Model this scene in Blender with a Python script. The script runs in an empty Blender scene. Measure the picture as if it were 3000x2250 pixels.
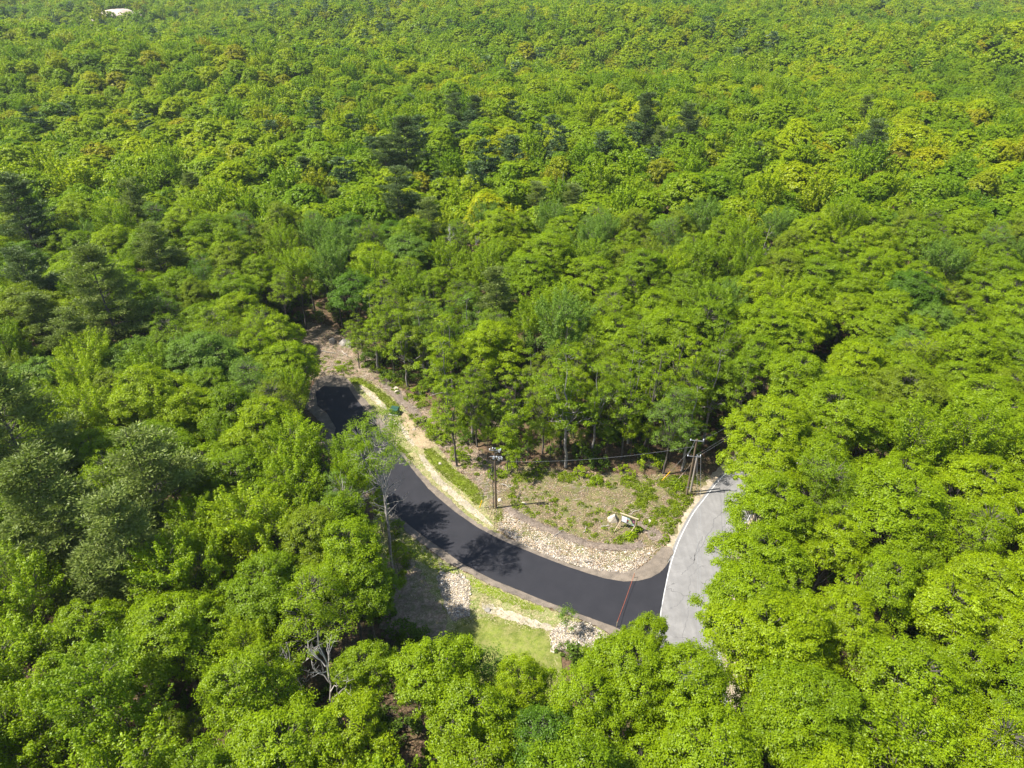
import bpy, math, random
import numpy as np
from mathutils import Vector, Matrix
from mathutils.geometry import delaunay_2d_cdt

# ------------------------------------------------------------------ camera, sky, sun
scene = bpy.context.scene
COL = scene.collection
CAM_H = 70.0
PITCH = math.radians(33.5)
FPX = 2000.0                       # focal length in photo pixels (photo 3000 x 2250)
CP, SP = math.cos(PITCH), math.sin(PITCH)
cam_d = bpy.data.cameras.new('camera'); cam_d.lens = 24.0; cam_d.sensor_width = 36.0
cam_d.clip_start = 0.5; cam_d.clip_end = 20000
cam = bpy.data.objects.new('camera', cam_d); COL.objects.link(cam)
cam.location = (0, 0, CAM_H); cam.rotation_euler = (math.radians(90) - PITCH, 0, 0)
scene.camera = cam

SUN_EL = math.radians(57.0)
sun_h = Vector((-0.985, -0.17, 0)).normalized()
SUNV = Vector((sun_h.x*math.cos(SUN_EL), sun_h.y*math.cos(SUN_EL), math.sin(SUN_EL)))
world = bpy.data.worlds.new('World'); scene.world = world; world.use_nodes = True
wn = world.node_tree; wn.nodes.clear()
sky = wn.nodes.new('ShaderNodeTexSky'); sky.sky_type = 'NISHITA'; sky.sun_disc = False
sky.sun_elevation = SUN_EL; sky.sun_rotation = math.atan2(sun_h.x, sun_h.y)
bg = wn.nodes.new('ShaderNodeBackground'); bg.inputs['Strength'].default_value = 0.10
wo = wn.nodes.new('ShaderNodeOutputWorld')
wn.links.new(sky.outputs[0], bg.inputs[0]); wn.links.new(bg.outputs[0], wo.inputs[0])
sun_d = bpy.data.lights.new('sun', 'SUN'); sun_d.energy = 4.8; sun_d.angle = math.radians(0.53)
sun_d.color = (1.0, 0.955, 0.88)
sun = bpy.data.objects.new('sun', sun_d); COL.objects.link(sun)
sun.rotation_euler = SUNV.to_track_quat('Z', 'Y').to_euler(); sun.location = (0, 0, 200)
scene.view_settings.view_transform = 'Standard'; scene.view_settings.look = 'None'
scene.view_settings.exposure = 1.34; scene.view_settings.gamma = 1.0
scene.view_settings.use_curve_mapping = False
scene.render.engine = 'CYCLES'
scene.cycles.max_bounces = 6; scene.cycles.diffuse_bounces = 4; scene.cycles.transmission_bounces = 4
scene.cycles.volume_bounces = 0

# ------------------------------------------------------------------ helpers
def P(px, py, z=0.0):
    """point of the plane at height z seen at photo pixel (px, py)"""
    u = (px-1500)/FPX; v = (1125-py)/FPX
    d = Vector((u, CP+v*SP, -SP+v*CP)); t = (z-CAM_H)/d.z
    return Vector((0, 0, CAM_H)) + d*t
def proj(x, y, z):
    x = np.asarray(x, float); y = np.asarray(y, float); z = np.asarray(z, float)
    f = y*CP - (z-CAM_H)*SP; u = y*SP + (z-CAM_H)*CP
    return 1500+x/f*FPX, 1125-u/f*FPX
def inpoly(px, py, poly):
    px = np.asarray(px, float); py = np.asarray(py, float)
    ins = np.zeros(px.shape, bool); n = len(poly)
    for i in range(n):
        x1, y1 = poly[i]; x2, y2 = poly[(i+1) % n]
        c = ((y1 > py) != (y2 > py)) & (px < (x2-x1)*(py-y1)/((y2-y1) if y2 != y1 else 1e-9)+x1)
        ins ^= c
    return ins
def W(pts, z=0.0):
    return [tuple(P(a, b, z)[:2]) for a, b in pts]

def hill(x, y):
    x = np.asarray(x, float); y = np.asarray(y, float)
    d = np.hypot(x, y-60); t = np.clip((d-110)/260, 0, 1); t = t*t*(3-2*t)
    h = 6.0*np.sin(x/120+1.1)*np.sin(y/85+0.4)+4.0*np.sin((x*.7+1.9*y)/75)+2.5*np.sin((x-1.3*y)/47+2.)
    far = np.clip((y-600)/1400, 0, 1)
    return t*h+far*far*14

def setp(o, **k):
    for a, b in k.items():
        if b is not None: o[a] = b
    return o
def tag(o, label=None, category=None, group=None, kind=None):
    return setp(o, label=label, category=category, group=group, kind=kind)
def empty(name, loc, rz=0.0, **k):
    o = bpy.data.objects.new(name, None); COL.objects.link(o); o.location = loc
    o.rotation_euler = (0, 0, rz); o.empty_display_size = 0.3; setp(o, **k); return o
def link(name, me, parent=None, **k):
    o = bpy.data.objects.new(name, me); COL.objects.link(o)
    if parent is not None: o.parent = parent
    setp(o, **k); return o

class MB:
    """gathers quads/triangles with material index and tint, builds one mesh"""
    def __init__(s): s.v = []; s.n = 0; s.q = []; s.t = []; s.qm = []; s.tm = []; s.qt = []; s.tt = []
    def add(s, v, f, mi=0, tint=0.5):
        v = np.asarray(v, float).reshape(-1, 3); f = np.asarray(f, np.int64)
        if len(f) == 0: return
        tv = np.broadcast_to(np.asarray(tint, float), (len(f),))
        if f.shape[1] == 4: s.q.append(f+s.n); s.qm.append(np.full(len(f), mi)); s.qt.append(tv)
        else: s.t.append(f+s.n); s.tm.append(np.full(len(f), mi)); s.tt.append(tv)
        s.v.append(v); s.n += len(v)
    def mesh(s, name, mats, smooth=False):
        me = bpy.data.meshes.new(name); V = np.concatenate(s.v)
        q = np.concatenate(s.q) if s.q else np.zeros((0, 4), int)
        t = np.concatenate(s.t) if s.t else np.zeros((0, 3), int)
        mi = np.concatenate(s.qm+s.tm); ti = np.concatenate(s.qt+s.tt)
        me.vertices.add(len(V)); me.vertices.foreach_set('co', V.astype(np.float32).ravel())
        lv = np.concatenate([q.ravel(), t.ravel()]).astype(np.int32)
        me.loops.add(len(lv)); me.loops.foreach_set('vertex_index', lv)
        ls = np.concatenate([np.arange(len(q))*4, len(q)*4+np.arange(len(t))*3]).astype(np.int32)
        me.polygons.add(len(ls)); me.polygons.foreach_set('loop_start', ls)
        me.polygons.foreach_set('material_index', mi.astype(np.int32))
        if smooth is True: me.polygons.foreach_set('use_smooth', np.ones(len(ls), bool))
        elif smooth is not False: me.polygons.foreach_set('use_smooth', np.isin(mi, smooth))
        else: me.polygons.foreach_set('use_smooth', np.zeros(len(ls), bool))
        a = me.attributes.new('tint', 'FLOAT', 'FACE'); a.data.foreach_set('value', ti.astype(np.float32))
        for m in mats: me.materials.append(m)
        me.update(calc_edges=True); return me
    def tube(s, pts, rad, k=6, mi=0, tint=0.5, cap=True):
        pts = np.asarray(pts, float); n = len(pts); rad = np.broadcast_to(np.asarray(rad, float), (n,))
        T = np.gradient(pts, axis=0); T /= np.linalg.norm(T, axis=1)[:, None]+1e-9
        ref = np.array([0, 0, 1.]) if abs(T[0][2]) < 0.9 else np.array([1., 0, 0])
        U = np.cross(T, ref); U /= np.linalg.norm(U, axis=1)[:, None]+1e-9; Vv = np.cross(T, U)
        a = np.arange(k)*2*math.pi/k
        ring = (pts[:, None]+rad[:, None, None]*(np.cos(a)[None, :, None]*U[:, None]+np.sin(a)[None, :, None]*Vv[:, None]))
        v = ring.reshape(-1, 3); i = np.arange(n-1)[:, None]*k; j = np.arange(k)[None]; j2 = (j+1) % k
        f = np.stack([i+j, i+j2, i+k+j2, i+k+j], -1).reshape(-1, 4)
        s.add(v, f, mi, tint)
        if cap:
            for base, c in ((0, pts[0]), ((n-1)*k, pts[-1])):
                vv = np.concatenate([v[base:base+k], [c]])
                s.add(vv, [(b, (b+1) % k, k) if base else ((b+1) % k, b, k) for b in range(k)], mi, tint)
    def box(s, c, size, mi=0, rot=None, tint=0.5, bev=0.0):
        hx, hy, hz = [q/2 for q in size]
        v = np.array([[x, y, z] for x in (-hx, hx) for y in (-hy, hy) for z in (-hz, hz)], float)
        if rot is not None: v = v @ np.array(rot).T
        s.add(v+np.asarray(c, float), [(0, 1, 3, 2), (4, 6, 7, 5), (0, 4, 5, 1), (2, 3, 7, 6), (0, 2, 6, 4), (1, 5, 7, 3)], mi, tint)
    def beam(s, a, b, w, h, mi=0, tint=0.5, up=(0, 0, 1)):
        a = Vector(a); b = Vector(b); d = (b-a); L = d.length; d.normalize()
        sd = d.cross(Vector(up))
        if sd.length < 1e-3: sd = d.cross(Vector((1, 0, 0)))
        sd.normalize(); u2 = sd.cross(d)
        s.box((a+b)/2, (L, w, h), mi, np.array([[d[i], sd[i], u2[i]] for i in range(3)]), tint)

# ------------------------------------------------------------------ materials
class Mat:
    def __init__(s, name):
        s.m = bpy.data.materials.new(name); s.m.use_nodes = True; s.t = s.m.node_tree; s.t.nodes.clear()
        s.out = s.n('OutputMaterial')
    def n(s, t, **k):
        nd = s.t.nodes.new('ShaderNode'+t)
        for a, b in k.items(): setattr(nd, a, b)
        return nd
    def l(s, a, b): s.t.links.new(a, b)
    def coord(s): return s.n('NewGeometry').outputs['Position']
    def objc(s): return s.n('TexCoord').outputs['Object']
    def noise(s, vec, scale, detail=4, rough=0.55, dist=0.0):
        nd = s.n('TexNoise'); nd.inputs['Scale'].default_value = scale; nd.inputs['Detail'].default_value = detail
        nd.inputs['Roughness'].default_value = rough; nd.inputs['Distortion'].default_value = dist
        s.l(vec, nd.inputs['Vector']); return nd.outputs['Fac']
    def ramp(s, fac, stops, interp='LINEAR'):
        r = s.n('ValToRGB'); r.color_ramp.interpolation = interp; e = r.color_ramp.elements
        while len(e) < len(stops): e.new(0.5)
        for el, (p, c) in zip(e, stops):
            el.position = p; el.color = (*c, 1) if len(c) == 3 else c
        s.l(fac, r.inputs[0]); return r.outputs[0]
    def mix(s, fac, a, b, mode='MIX'):
        m = s.n('Mix', data_type='RGBA', blend_type=mode)
        for v, i in ((fac, 0), (a, 6), (b, 7)):
            if isinstance(v, (int, float)): m.inputs[i].default_value = v
            elif isinstance(v, tuple): m.inputs[i].default_value = (*v, 1)
            else: s.l(v, m.inputs[i])
        return m.outputs[2]
    def attr(s, name): return s.n('Attribute', attribute_name=name).outputs['Fac']
    def bump(s, h, strength=0.5, dist=0.05):
        b = s.n('Bump'); b.inputs['Strength'].default_value = strength; b.inputs['Distance'].default_value = dist
        s.l(h, b.inputs['Height']); return b.outputs[0]
    def pri(s, col, rough=0.85, nrm=None, metal=0.0, spec=0.3):
        p = s.n('BsdfPrincipled')
        if isinstance(col, tuple): p.inputs['Base Color'].default_value = (*col, 1)
        else: s.l(col, p.inputs['Base Color'])
        p.inputs['Roughness'].default_value = rough; p.inputs['Metallic'].default_value = metal
        p.inputs['Specular IOR Level'].default_value = spec
        if nrm is not None: s.l(nrm, p.inputs['Normal'])
        s.l(p.outputs[0], s.out.inputs[0]); return s.m

def m_ground(name, c_lo, c_mid, c_hi, green=None, gamount=0.0, scale=1.0, speck=None, bump=0.6):
    m = Mat(name); g = m.coord()
    n1 = m.noise(g, 0.35*scale, 5, 0.6); n2 = m.noise(g, 3.2*scale, 4, 0.7); n3 = m.noise(g, 11*scale, 3, 0.8)
    c = m.ramp(n2, [(0.3, c_lo), (0.5, c_mid), (0.72, c_hi)])
    c2 = m.ramp(n1, [(0.3, (0.62, 0.62, 0.62)), (0.7, (1.25, 1.22, 1.18))])
    c = m.mix(1.0, c, c2, 'MULTIPLY')
    if green:
        gm = m.ramp(m.noise(g, 0.9*scale, 6, 0.7, 0.4), [(0.5-0.25*gamount, (0, 0, 0)), (0.78-0.3*gamount, (1, 1, 1))])
        c = m.mix(gm, c, green)
    if speck:
        sp = m.ramp(n3, [(0.6, (0, 0, 0)), (0.7, (1, 1, 1))]); c = m.mix(sp, c, speck)
    return m.pri(c, 0.95, m.bump(n3, bump, 0.06), spec=0.15)

M = {}
M['floor'] = m_ground('forest_floor', (0.045, 0.03, 0.018), (0.11, 0.07, 0.042), (0.20, 0.13, 0.085), (0.04, 0.06, 0.012), 0.15, 1.0, (0.30, 0.21, 0.15))
M['soil'] = m_ground('clearing_soil', (0.095, 0.070, 0.042), (0.165, 0.126, 0.080), (0.25, 0.195, 0.13), (0.095, 0.11, 0.022), 0.5, 0.8, (0.28, 0.22, 0.16))
M['slash'] = m_ground('slash_ground', (0.12, 0.085, 0.058), (0.24, 0.178, 0.128), (0.37, 0.285, 0.21), (0.07, 0.10, 0.02), 0.2, 1.2, (0.45, 0.36, 0.30))
M['mulch'] = m_ground('mulch_berm', (0.075, 0.058, 0.043), (0.155, 0.125, 0.098), (0.24, 0.20, 0.16), None, 0, 1.6, (0.36, 0.30, 0.24), 1.0)
M['sand'] = m_ground('sand_shoulder', (0.24, 0.19, 0.13), (0.33, 0.275, 0.20), (0.42, 0.36, 0.27), (0.12, 0.14, 0.04), 0.05, 1.0, (0.5, 0.44, 0.36), 0.25)
M['gravelsh'] = m_ground('gravel_shoulder', (0.12, 0.10, 0.078), (0.155, 0.13, 0.103), (0.20, 0.17, 0.138), None, 0, 2.5, (0.26, 0.23, 0.19), 0.3)
M['straw'] = m_ground('straw_cover', (0.19, 0.155, 0.075), (0.28, 0.24, 0.125), (0.38, 0.33, 0.19), (0.12, 0.16, 0.03), 0.5, 1.1, (0.44, 0.39, 0.25), 0.4)
M['dirt'] = m_ground('bare_dirt', (0.20, 0.145, 0.085), (0.28, 0.215, 0.135), (0.35, 0.28, 0.185), None, 0, 1.2, (0.42, 0.35, 0.25), 0.3)
M['rut'] = m_ground('pale_rut', (0.24, 0.21, 0.155), (0.34, 0.30, 0.23), (0.42, 0.38, 0.30), None, 0, 1.5, None, 0.3)
M['grass'] = m_ground('grass_strip', (0.09, 0.125, 0.010), (0.13, 0.175, 0.013), (0.18, 0.21, 0.03), (0.19, 0.18, 0.06), 0.0, 1.2, None, 0.5)
M['lawn'] = m_ground('lawn_grass', (0.085, 0.115, 0.02), (0.135, 0.165, 0.028), (0.19, 0.205, 0.05), (0.22, 0.20, 0.075), 0.15, 0.9, (0.28, 0.25, 0.12), 0.5)
M['stonebed'] = m_ground('stone_bed', (0.16, 0.14, 0.11), (0.25, 0.21, 0.17), (0.32, 0.28, 0.23), None, 0, 3, None)
M['pit'] = m_ground('gravel_pit', (0.27, 0.21, 0.17), (0.40, 0.33, 0.28), (0.50, 0.44, 0.39), None, 0, 0.03, None)

def m_asphalt():
    m = Mat('fresh_black_asphalt'); g = m.coord()
    n = m.noise(g, 0.5, 4, 0.6); f = m.noise(g, 22, 3, 0.8)
    c = m.ramp(n, [(0.3, (0.0105, 0.0105, 0.0135)), (0.7, (0.0165, 0.016, 0.0195))])
    c = m.mix(m.ramp(f, [(0.55, (0, 0, 0)), (0.75, (0.5, 0.5, 0.5))]), c, (0.038, 0.037, 0.041))
    return m.pri(c, 0.72, m.bump(f, 0.3, 0.01), spec=0.35)
M['asphalt'] = m_asphalt()
def m_oldroad():
    m = Mat('worn_grey_asphalt'); g = m.coord()
    n = m.noise(g, 0.6, 6, 0.65, 0.5); f = m.noise(g, 18, 3, 0.8)
    sc = m.n('Mapping'); m.l(g, sc.inputs[0]); sc.inputs['Scale'].default_value = (1.6, 0.12, 1)
    lane = m.noise(sc.outputs[0], 1.0, 3, 0.5)
    c = m.ramp(n, [(0.3, (0.148, 0.143, 0.136)), (0.55, (0.188, 0.182, 0.173)), (0.75, (0.225, 0.217, 0.206))])
    c = m.mix(m.ramp(lane, [(0.4, (0, 0, 0)), (0.7, (0.5, 0.5, 0.5))]), c, (0.13, 0.127, 0.123))
    c = m.mix(m.ramp(m.noise(g, 1.1, 6, 0.75, 1.5), [(0.60, (0, 0, 0)), (0.72, (0.45, 0.45, 0.45))]), c, (0.10, 0.098, 0.095))
    c = m.mix(m.ramp(f, [(0.6, (0, 0, 0)), (0.8, (0.6, 0.6, 0.6))]), c, (0.24, 0.233, 0.225))
    # hairline cracks
    v = m.n('TexVoronoi', feature='DISTANCE_TO_EDGE'); v.inputs['Scale'].default_value = 0.22
    dn = m.n('TexNoise'); dn.inputs['Scale'].default_value = 0.8; dn.inputs['Detail'].default_value = 5; m.l(g, dn.inputs['Vector'])
    ad = m.n('VectorMath', operation='MULTIPLY_ADD'); m.l(dn.outputs['Color'], ad.inputs[0]); ad.inputs[1].default_value = (3, 3, 0); m.l(g, ad.inputs[2])
    m.l(ad.outputs[0], v.inputs['Vector'])
    k = m.ramp(v.outputs['Distance'], [(0.0, (1, 1, 1)), (0.012, (0.0, 0.0, 0.0))])
    k = m.mix(1.0, k, m.ramp(m.noise(g, 0.25, 3), [(0.48, (0, 0, 0)), (0.6, (0.9, 0.9, 0.9))]), 'MULTIPLY')
    c = m.mix(k, c, (0.05, 0.048, 0.045))
    return m.pri(c, 0.85, m.bump(f, 0.3, 0.01), spec=0.25)
M['oldroad'] = m_oldroad()
def m_plain(name, col, rough=0.7, var=0.15, scale=4, metal=0.0, spec=0.3, obj=True):
    m = Mat(name); g = m.objc() if obj else m.coord(); n = m.noise(g, scale, 4, 0.6)
    lo = tuple(x*(1-var) for x in col); hi = tuple(min(1, x*(1+var)) for x in col)
    return m.pri(m.ramp(n, [(0.3, lo), (0.7, hi)]), rough, m.bump(n, 0.15, 0.02), metal, spec)
M['white_line'] = m_plain('white_road_paint', (0.44, 0.44, 0.42), 0.7, 0.25, 1.5)
M['crack'] = m_plain('crack_filler', (0.12, 0.118, 0.115), 0.8)
M['seam'] = m_plain('asphalt_seam', (0.014, 0.014, 0.016), 0.7)
M['pole_new'] = m_plain('treated_pole_wood', (0.135, 0.098, 0.060), 0.9, 0.25, 6)
M['pole_old'] = m_plain('weathered_pole_wood', (0.27, 0.235, 0.20), 0.9, 0.2, 6)
M['lumber'] = m_plain('new_lumber', (0.38, 0.31, 0.20), 0.85, 0.15, 8)
M['metal'] = m_plain('galvanized_metal', (0.26, 0.265, 0.27), 0.5, 0.1, 5, 0.6)
M['porcelain'] = m_plain('pale_porcelain', (0.42, 0.44, 0.46), 0.35, 0.05, 5, spec=0.5)
M['black_pl'] = m_plain('black_plastic', (0.02, 0.02, 0.022), 0.5)
M['yellow_pl'] = m_plain('yellow_plastic', (0.75, 0.45, 0.01), 0.5)
M['pink_pl'] = m_plain('faded_guard_plastic', (0.42, 0.33, 0.27), 0.6)
M['orange'] = m_plain('orange_rope', (0.36, 0.085, 0.035), 0.6)
M['wire'] = m_plain('wire_aluminium', (0.28, 0.29, 0.30), 0.5, metal=0.3)
M['green_pt'] = m_plain('dark_green_paint', (0.024, 0.070, 0.048), 0.5, 0.2, 2)
M['concrete'] = m_plain('concrete', (0.36, 0.34, 0.31), 0.9)
M['rock'] = m_plain('granite_rock', (0.24, 0.22, 0.19), 0.9, 0.3, 1.6)
M['rock_pale'] = m_plain('pale_boulder', (0.42, 0.36, 0.28), 0.9, 0.15, 2)
M['p_white'] = m_plain('sign_white', (0.75, 0.76, 0.78), 0.5, 0.03)
M['p_dark'] = m_plain('sign_maroon', (0.06, 0.035, 0.045), 0.5, 0.3, 5)
M['p_green'] = m_plain('sign_green', (0.26, 0.37, 0.20), 0.5, 0.3, 6)
M['p_tan'] = m_plain('sign_tan', (0.52, 0.42, 0.26), 0.5, 0.2, 6)
M['p_red'] = m_plain('sign_red', (0.38, 0.10, 0.08), 0.5, 0.3, 9)
M['p_teal'] = m_plain('sign_teal', (0.30, 0.42, 0.42), 0.5, 0.3, 6)
M['p_rose'] = m_plain('sign_rose', (0.30, 0.12, 0.17), 0.5, 0.3, 6)

def m_tinted(name, stops, rough=0.9, scale=6):
    m = Mat(name); c = m.ramp(m.attr('tint'), stops)
    n = m.noise(m.coord(), scale, 3, 0.6)
    c = m.mix(1.0, c, m.ramp(n, [(0.3, (0.75, 0.75, 0.75)), (0.7, (1.2, 1.2, 1.2))]), 'MULTIPLY')
    return m.pri(c, rough, spec=0.2)
M['stones'] = m_tinted('riprap_stone', [(0, (0.13, 0.115, 0.10)), (0.3, (0.34, 0.29, 0.22)), (0.55, (0.48, 0.44, 0.37)), (0.75, (0.44, 0.32, 0.17)), (1, (0.58, 0.55, 0.50))])
M['sticks'] = m_tinted('dead_sticks', [(0, (0.10, 0.075, 0.055)), (0.5, (0.27, 0.21, 0.165)), (1, (0.50, 0.43, 0.36))])
M['litter'] = m_tinted('dry_leaf_litter', [(0, (0.11, 0.075, 0.04)), (0.5, (0.26, 0.175, 0.10)), (1, (0.42, 0.32, 0.22))])
M['bark'] = m_plain('bark_brown', (0.090, 0.078, 0.064), 0.95, 0.4, 3)
M['bark_grey'] = m_plain('bark_grey', (0.22, 0.20, 0.175), 0.95, 0.35, 3)
M['deadwood'] = m_plain('dead_wood', (0.33, 0.30, 0.26), 0.9, 0.25, 3)

def m_leaf(name, col, var=0.35, randv=0.0, trans=0.44, rough=0.42):
    """leaf: diffuse + translucent + soft gloss; 'tint' gives each leaf its own shade"""
    m = Mat(name); a = m.attr('tint')
    lo = tuple(x*(1-var) for x in col); hi = (col[0]*(1+var*1.15), col[1]*(1+var), col[2]*(1+var*0.6))
    c = m.ramp(a, [(0.0, lo), (0.5, col), (1.0, hi)])
    if randv > 0:
        r = m.n('ObjectInfo').outputs['Random']
        c = m.mix(1.0, c, m.ramp(r, [(0, (0.6, 0.74, 1.2)), (0.2, (0.8, 0.9, 1.3)), (0.45, (0.95, 1.0, 1.0)), (0.7, (1.1, 1.06, 0.9)), (0.88, (1.3, 1.18, 0.7)), (0.95, (1.2, 0.98, 1.0)), (0.985, (1.2, 0.86, 1.6)), (1.0, (1.1, 0.9, 1.8))]), 'MULTIPLY')
    if randv > 0:      # stands of one kind of tree: hue drifts slowly from place to place
        loc = m.n('ObjectInfo').outputs['Location']
        c = m.mix(1.0, c, m.ramp(m.noise(loc, 0.011, 3, 0.6), [(0.34, (0.70, 0.82, 1.3)), (0.45, (0.94, 0.98, 1.1)), (0.58, (1.2, 1.12, 0.9)), (0.70, (0.92, 0.98, 1.2))]), 'MULTIPLY')
    d = m.n('BsdfDiffuse'); m.l(c, d.inputs[0])
    t = m.n('BsdfTranslucent'); m.l(m.mix(1.0, c, (1.15, 1.3, 0.5), 'MULTIPLY'), t.inputs[0])
    g = m.n('BsdfGlossy'); g.inputs['Roughness'].default_value = rough; g.inputs[0].default_value = (0.9, 0.95, 0.8, 1)
    s1 = m.n('MixShader'); s1.inputs[0].default_value = trans; m.l(d.outputs[0], s1.inputs[1]); m.l(t.outputs[0], s1.inputs[2])
    s2 = m.n('MixShader'); s2.inputs[0].default_value = 0.012; m.l(s1.outputs[0], s2.inputs[1]); m.l(g.outputs[0], s2.inputs[2])
    m.l(s2.outputs[0], m.out.inputs[0]); return m.m
LEAF = {
 'yellow-green': m_leaf('leaf_yellow_green', (0.215, 0.290, 0.003)),
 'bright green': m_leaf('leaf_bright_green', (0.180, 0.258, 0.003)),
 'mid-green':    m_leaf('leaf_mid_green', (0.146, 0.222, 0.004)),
 'deep green':   m_leaf('leaf_deep_green', (0.082, 0.160, 0.009)),
 'olive':        m_leaf('leaf_olive', (0.158, 0.210, 0.007)),
 'russet-tinted':m_leaf('leaf_russet', (0.180, 0.155, 0.018)),
 'grey-green':   m_leaf('leaf_grey_green', (0.125, 0.205, 0.022)),
}
M['needle'] = m_leaf('pine_needles', (0.150, 0.190, 0.045), 0.45, 0, 0.34)
M['needle_dark'] = m_leaf('dark_pine_needles', (0.085, 0.122, 0.038), 0.4, 0, 0.25)
M['far_leaf'] = m_leaf('distant_leaves', (0.195, 0.265, 0.004), 0.17, 1.0)
M['far_needle'] = m_leaf('distant_needles', (0.082, 0.128, 0.045), 0.3, 0, 0.25)
M['fern'] = m_leaf('low_greenery', (0.16, 0.215, 0.008), 0.5, 0.0)
M['undergrowth'] = m_leaf('undergrowth_leaves', (0.09, 0.15, 0.012), 0.5, 0.0)
M['turf'] = m_leaf('grass_blades', (0.165, 0.205, 0.016), 0.4, 0.0, 0.25)
M['strawb'] = m_tinted('straw_blades', [(0, (0.20, 0.15, 0.07)), (0.6, (0.42, 0.36, 0.20)), (1, (0.55, 0.49, 0.30))])

# ------------------------------------------------------------------ ground sheets
def jitter(poly, amt, step, seed, closed=True):
    rng = np.random.default_rng(seed); out = []; n = len(poly)
    for i in range(n if closed else n-1):
        a = np.array(poly[i]); b = np.array(poly[(i+1) % n]); L = np.linalg.norm(b-a); k = max(1, int(L/step))
        nrm = np.array([-(b-a)[1], (b-a)[0]])/max(L, 1e-6)
        for j in range(k):
            p = a+(b-a)*j/k
            out.append(tuple(p+nrm*rng.normal(0, amt)))
    return out
def smooth_poly(poly, it=2):
    for _ in range(it):
        q = []
        for i in range(len(poly)):
            a = np.array(poly[i]); b = np.array(poly[(i+1) % len(poly)])
            q += [tuple(0.75*a+0.25*b), tuple(0.25*a+0.75*b)]
        poly = q
    return poly
def dist_poly(x, y, poly):
    x = np.asarray(x, float); y = np.asarray(y, float); d = np.full(x.shape, 1e9)
    for i in range(len(poly)):
        ax, ay = poly[i]; bx, by = poly[(i+1) % len(poly)]
        L2 = (bx-ax)**2+(by-ay)**2+1e-12
        t = np.clip(((x-ax)*(bx-ax)+(y-ay)*(by-ay))/L2, 0, 1)
        d = np.minimum(d, np.hypot(x-ax-t*(bx-ax), y-ay-t*(by-ay)))
    return d
def vnoise(x, y, s, seed):
    r = random.Random(seed); o = np.zeros(np.shape(x)); a = 1.0
    for k in range(5):
        th = r.uniform(0, 6.28); f = s*(1.55**k); ph = r.uniform(0, 6.28); ph2 = r.uniform(0, 6.28)
        o = o+a*np.sin((x*math.cos(th)+y*math.sin(th))*f+ph+1.3*np.sin((y*math.cos(th)-x*math.sin(th))*f*0.8+ph2)); a *= 0.72
    return o/3.0
def sheet(name, poly, z, mat, edge=0.1, step=0.35, seed=1, relief=0.0, rscale=2.0, grid=0.0, crown=0.0, smooth=0, margin=0.5, **k):
    """an uneven-edged ground sheet lying z above the ground; relief rises only inwards from its edge"""
    if smooth: poly = smooth_poly(poly, smooth)
    b = jitter(poly, edge, step, seed) if edge > 0 else list(poly)
    pts = [Vector(p) for p in b]; nb = len(pts)
    if grid > 0:
        xs = [p[0] for p in b]; ys = [p[1] for p in b]; rng = np.random.default_rng(seed+5)
        gx, gy = np.meshgrid(np.arange(min(xs), max(xs), grid), np.arange(min(ys), max(ys), grid))
        gx = gx.ravel()+rng.uniform(-.2, .2, gx.size)*grid; gy = gy.ravel()+rng.uniform(-.2, .2, gy.size)*grid
        ok = inpoly(gx, gy, b); gx, gy = gx[ok], gy[ok]; ok = dist_poly(gx, gy, b) > grid*0.4
        pts += [Vector((a, c)) for a, c in zip(gx[ok], gy[ok])]
    r = delaunay_2d_cdt(pts, [], [list(range(nb))], 1, 1e-5)
    V = np.array([(v[0], v[1]) for v in r[0]]); d = dist_poly(V[:, 0], V[:, 1], b)
    t = np.clip(d/margin, 0, 1)
    Z = z+hill(V[:, 0], V[:, 1])+t*(relief*(0.55+0.45*vnoise(V[:, 0], V[:, 1], rscale, seed)).clip(0.02, 2)+crown)
    me = bpy.data.meshes.new(name); me.from_pydata(np.column_stack([V, Z]).tolist(), [], r[2]); me.materials.append(mat)
    me.update()
    up = np.array([p.normal.z for p in me.polygons])
    if len(up) and up.mean() < 0: me.flip_normals()
    if relief > 0 or crown > 0: me.polygons.foreach_set('use_smooth', np.ones(len(me.polygons), bool))
    return link(name, me, kind=k.pop('kind', 'structure'), **k)

# base ground out to the horizon
gx = np.unique(np.concatenate([np.linspace(-2500, -700, 14), np.linspace(-700, -120, 40), np.linspace(-120, 120, 41), np.linspace(120, 700, 40), np.linspace(700, 2500, 14)]))
gy = np.unique(np.concatenate([np.linspace(-1000, -60, 8), np.linspace(-60, 160, 40), np.linspace(160, 1300, 90), np.linspace(1300, 3000, 16)]))
GX, GY = np.meshgrid(gx, gy); GZ = hill(GX, GY)
mb = MB(); nx, ny = len(gx), len(gy); i, j = np.meshgrid(np.arange(nx-1), np.arange(ny-1)); a = (j*nx+i).ravel()
mb.add(np.stack([GX.ravel(), GY.ravel(), GZ.ravel()], 1), np.stack([a, a+1, a+nx+1, a+nx], 1))
link('ground', mb.mesh('ground', [M['floor']], True), kind='structure')

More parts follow.
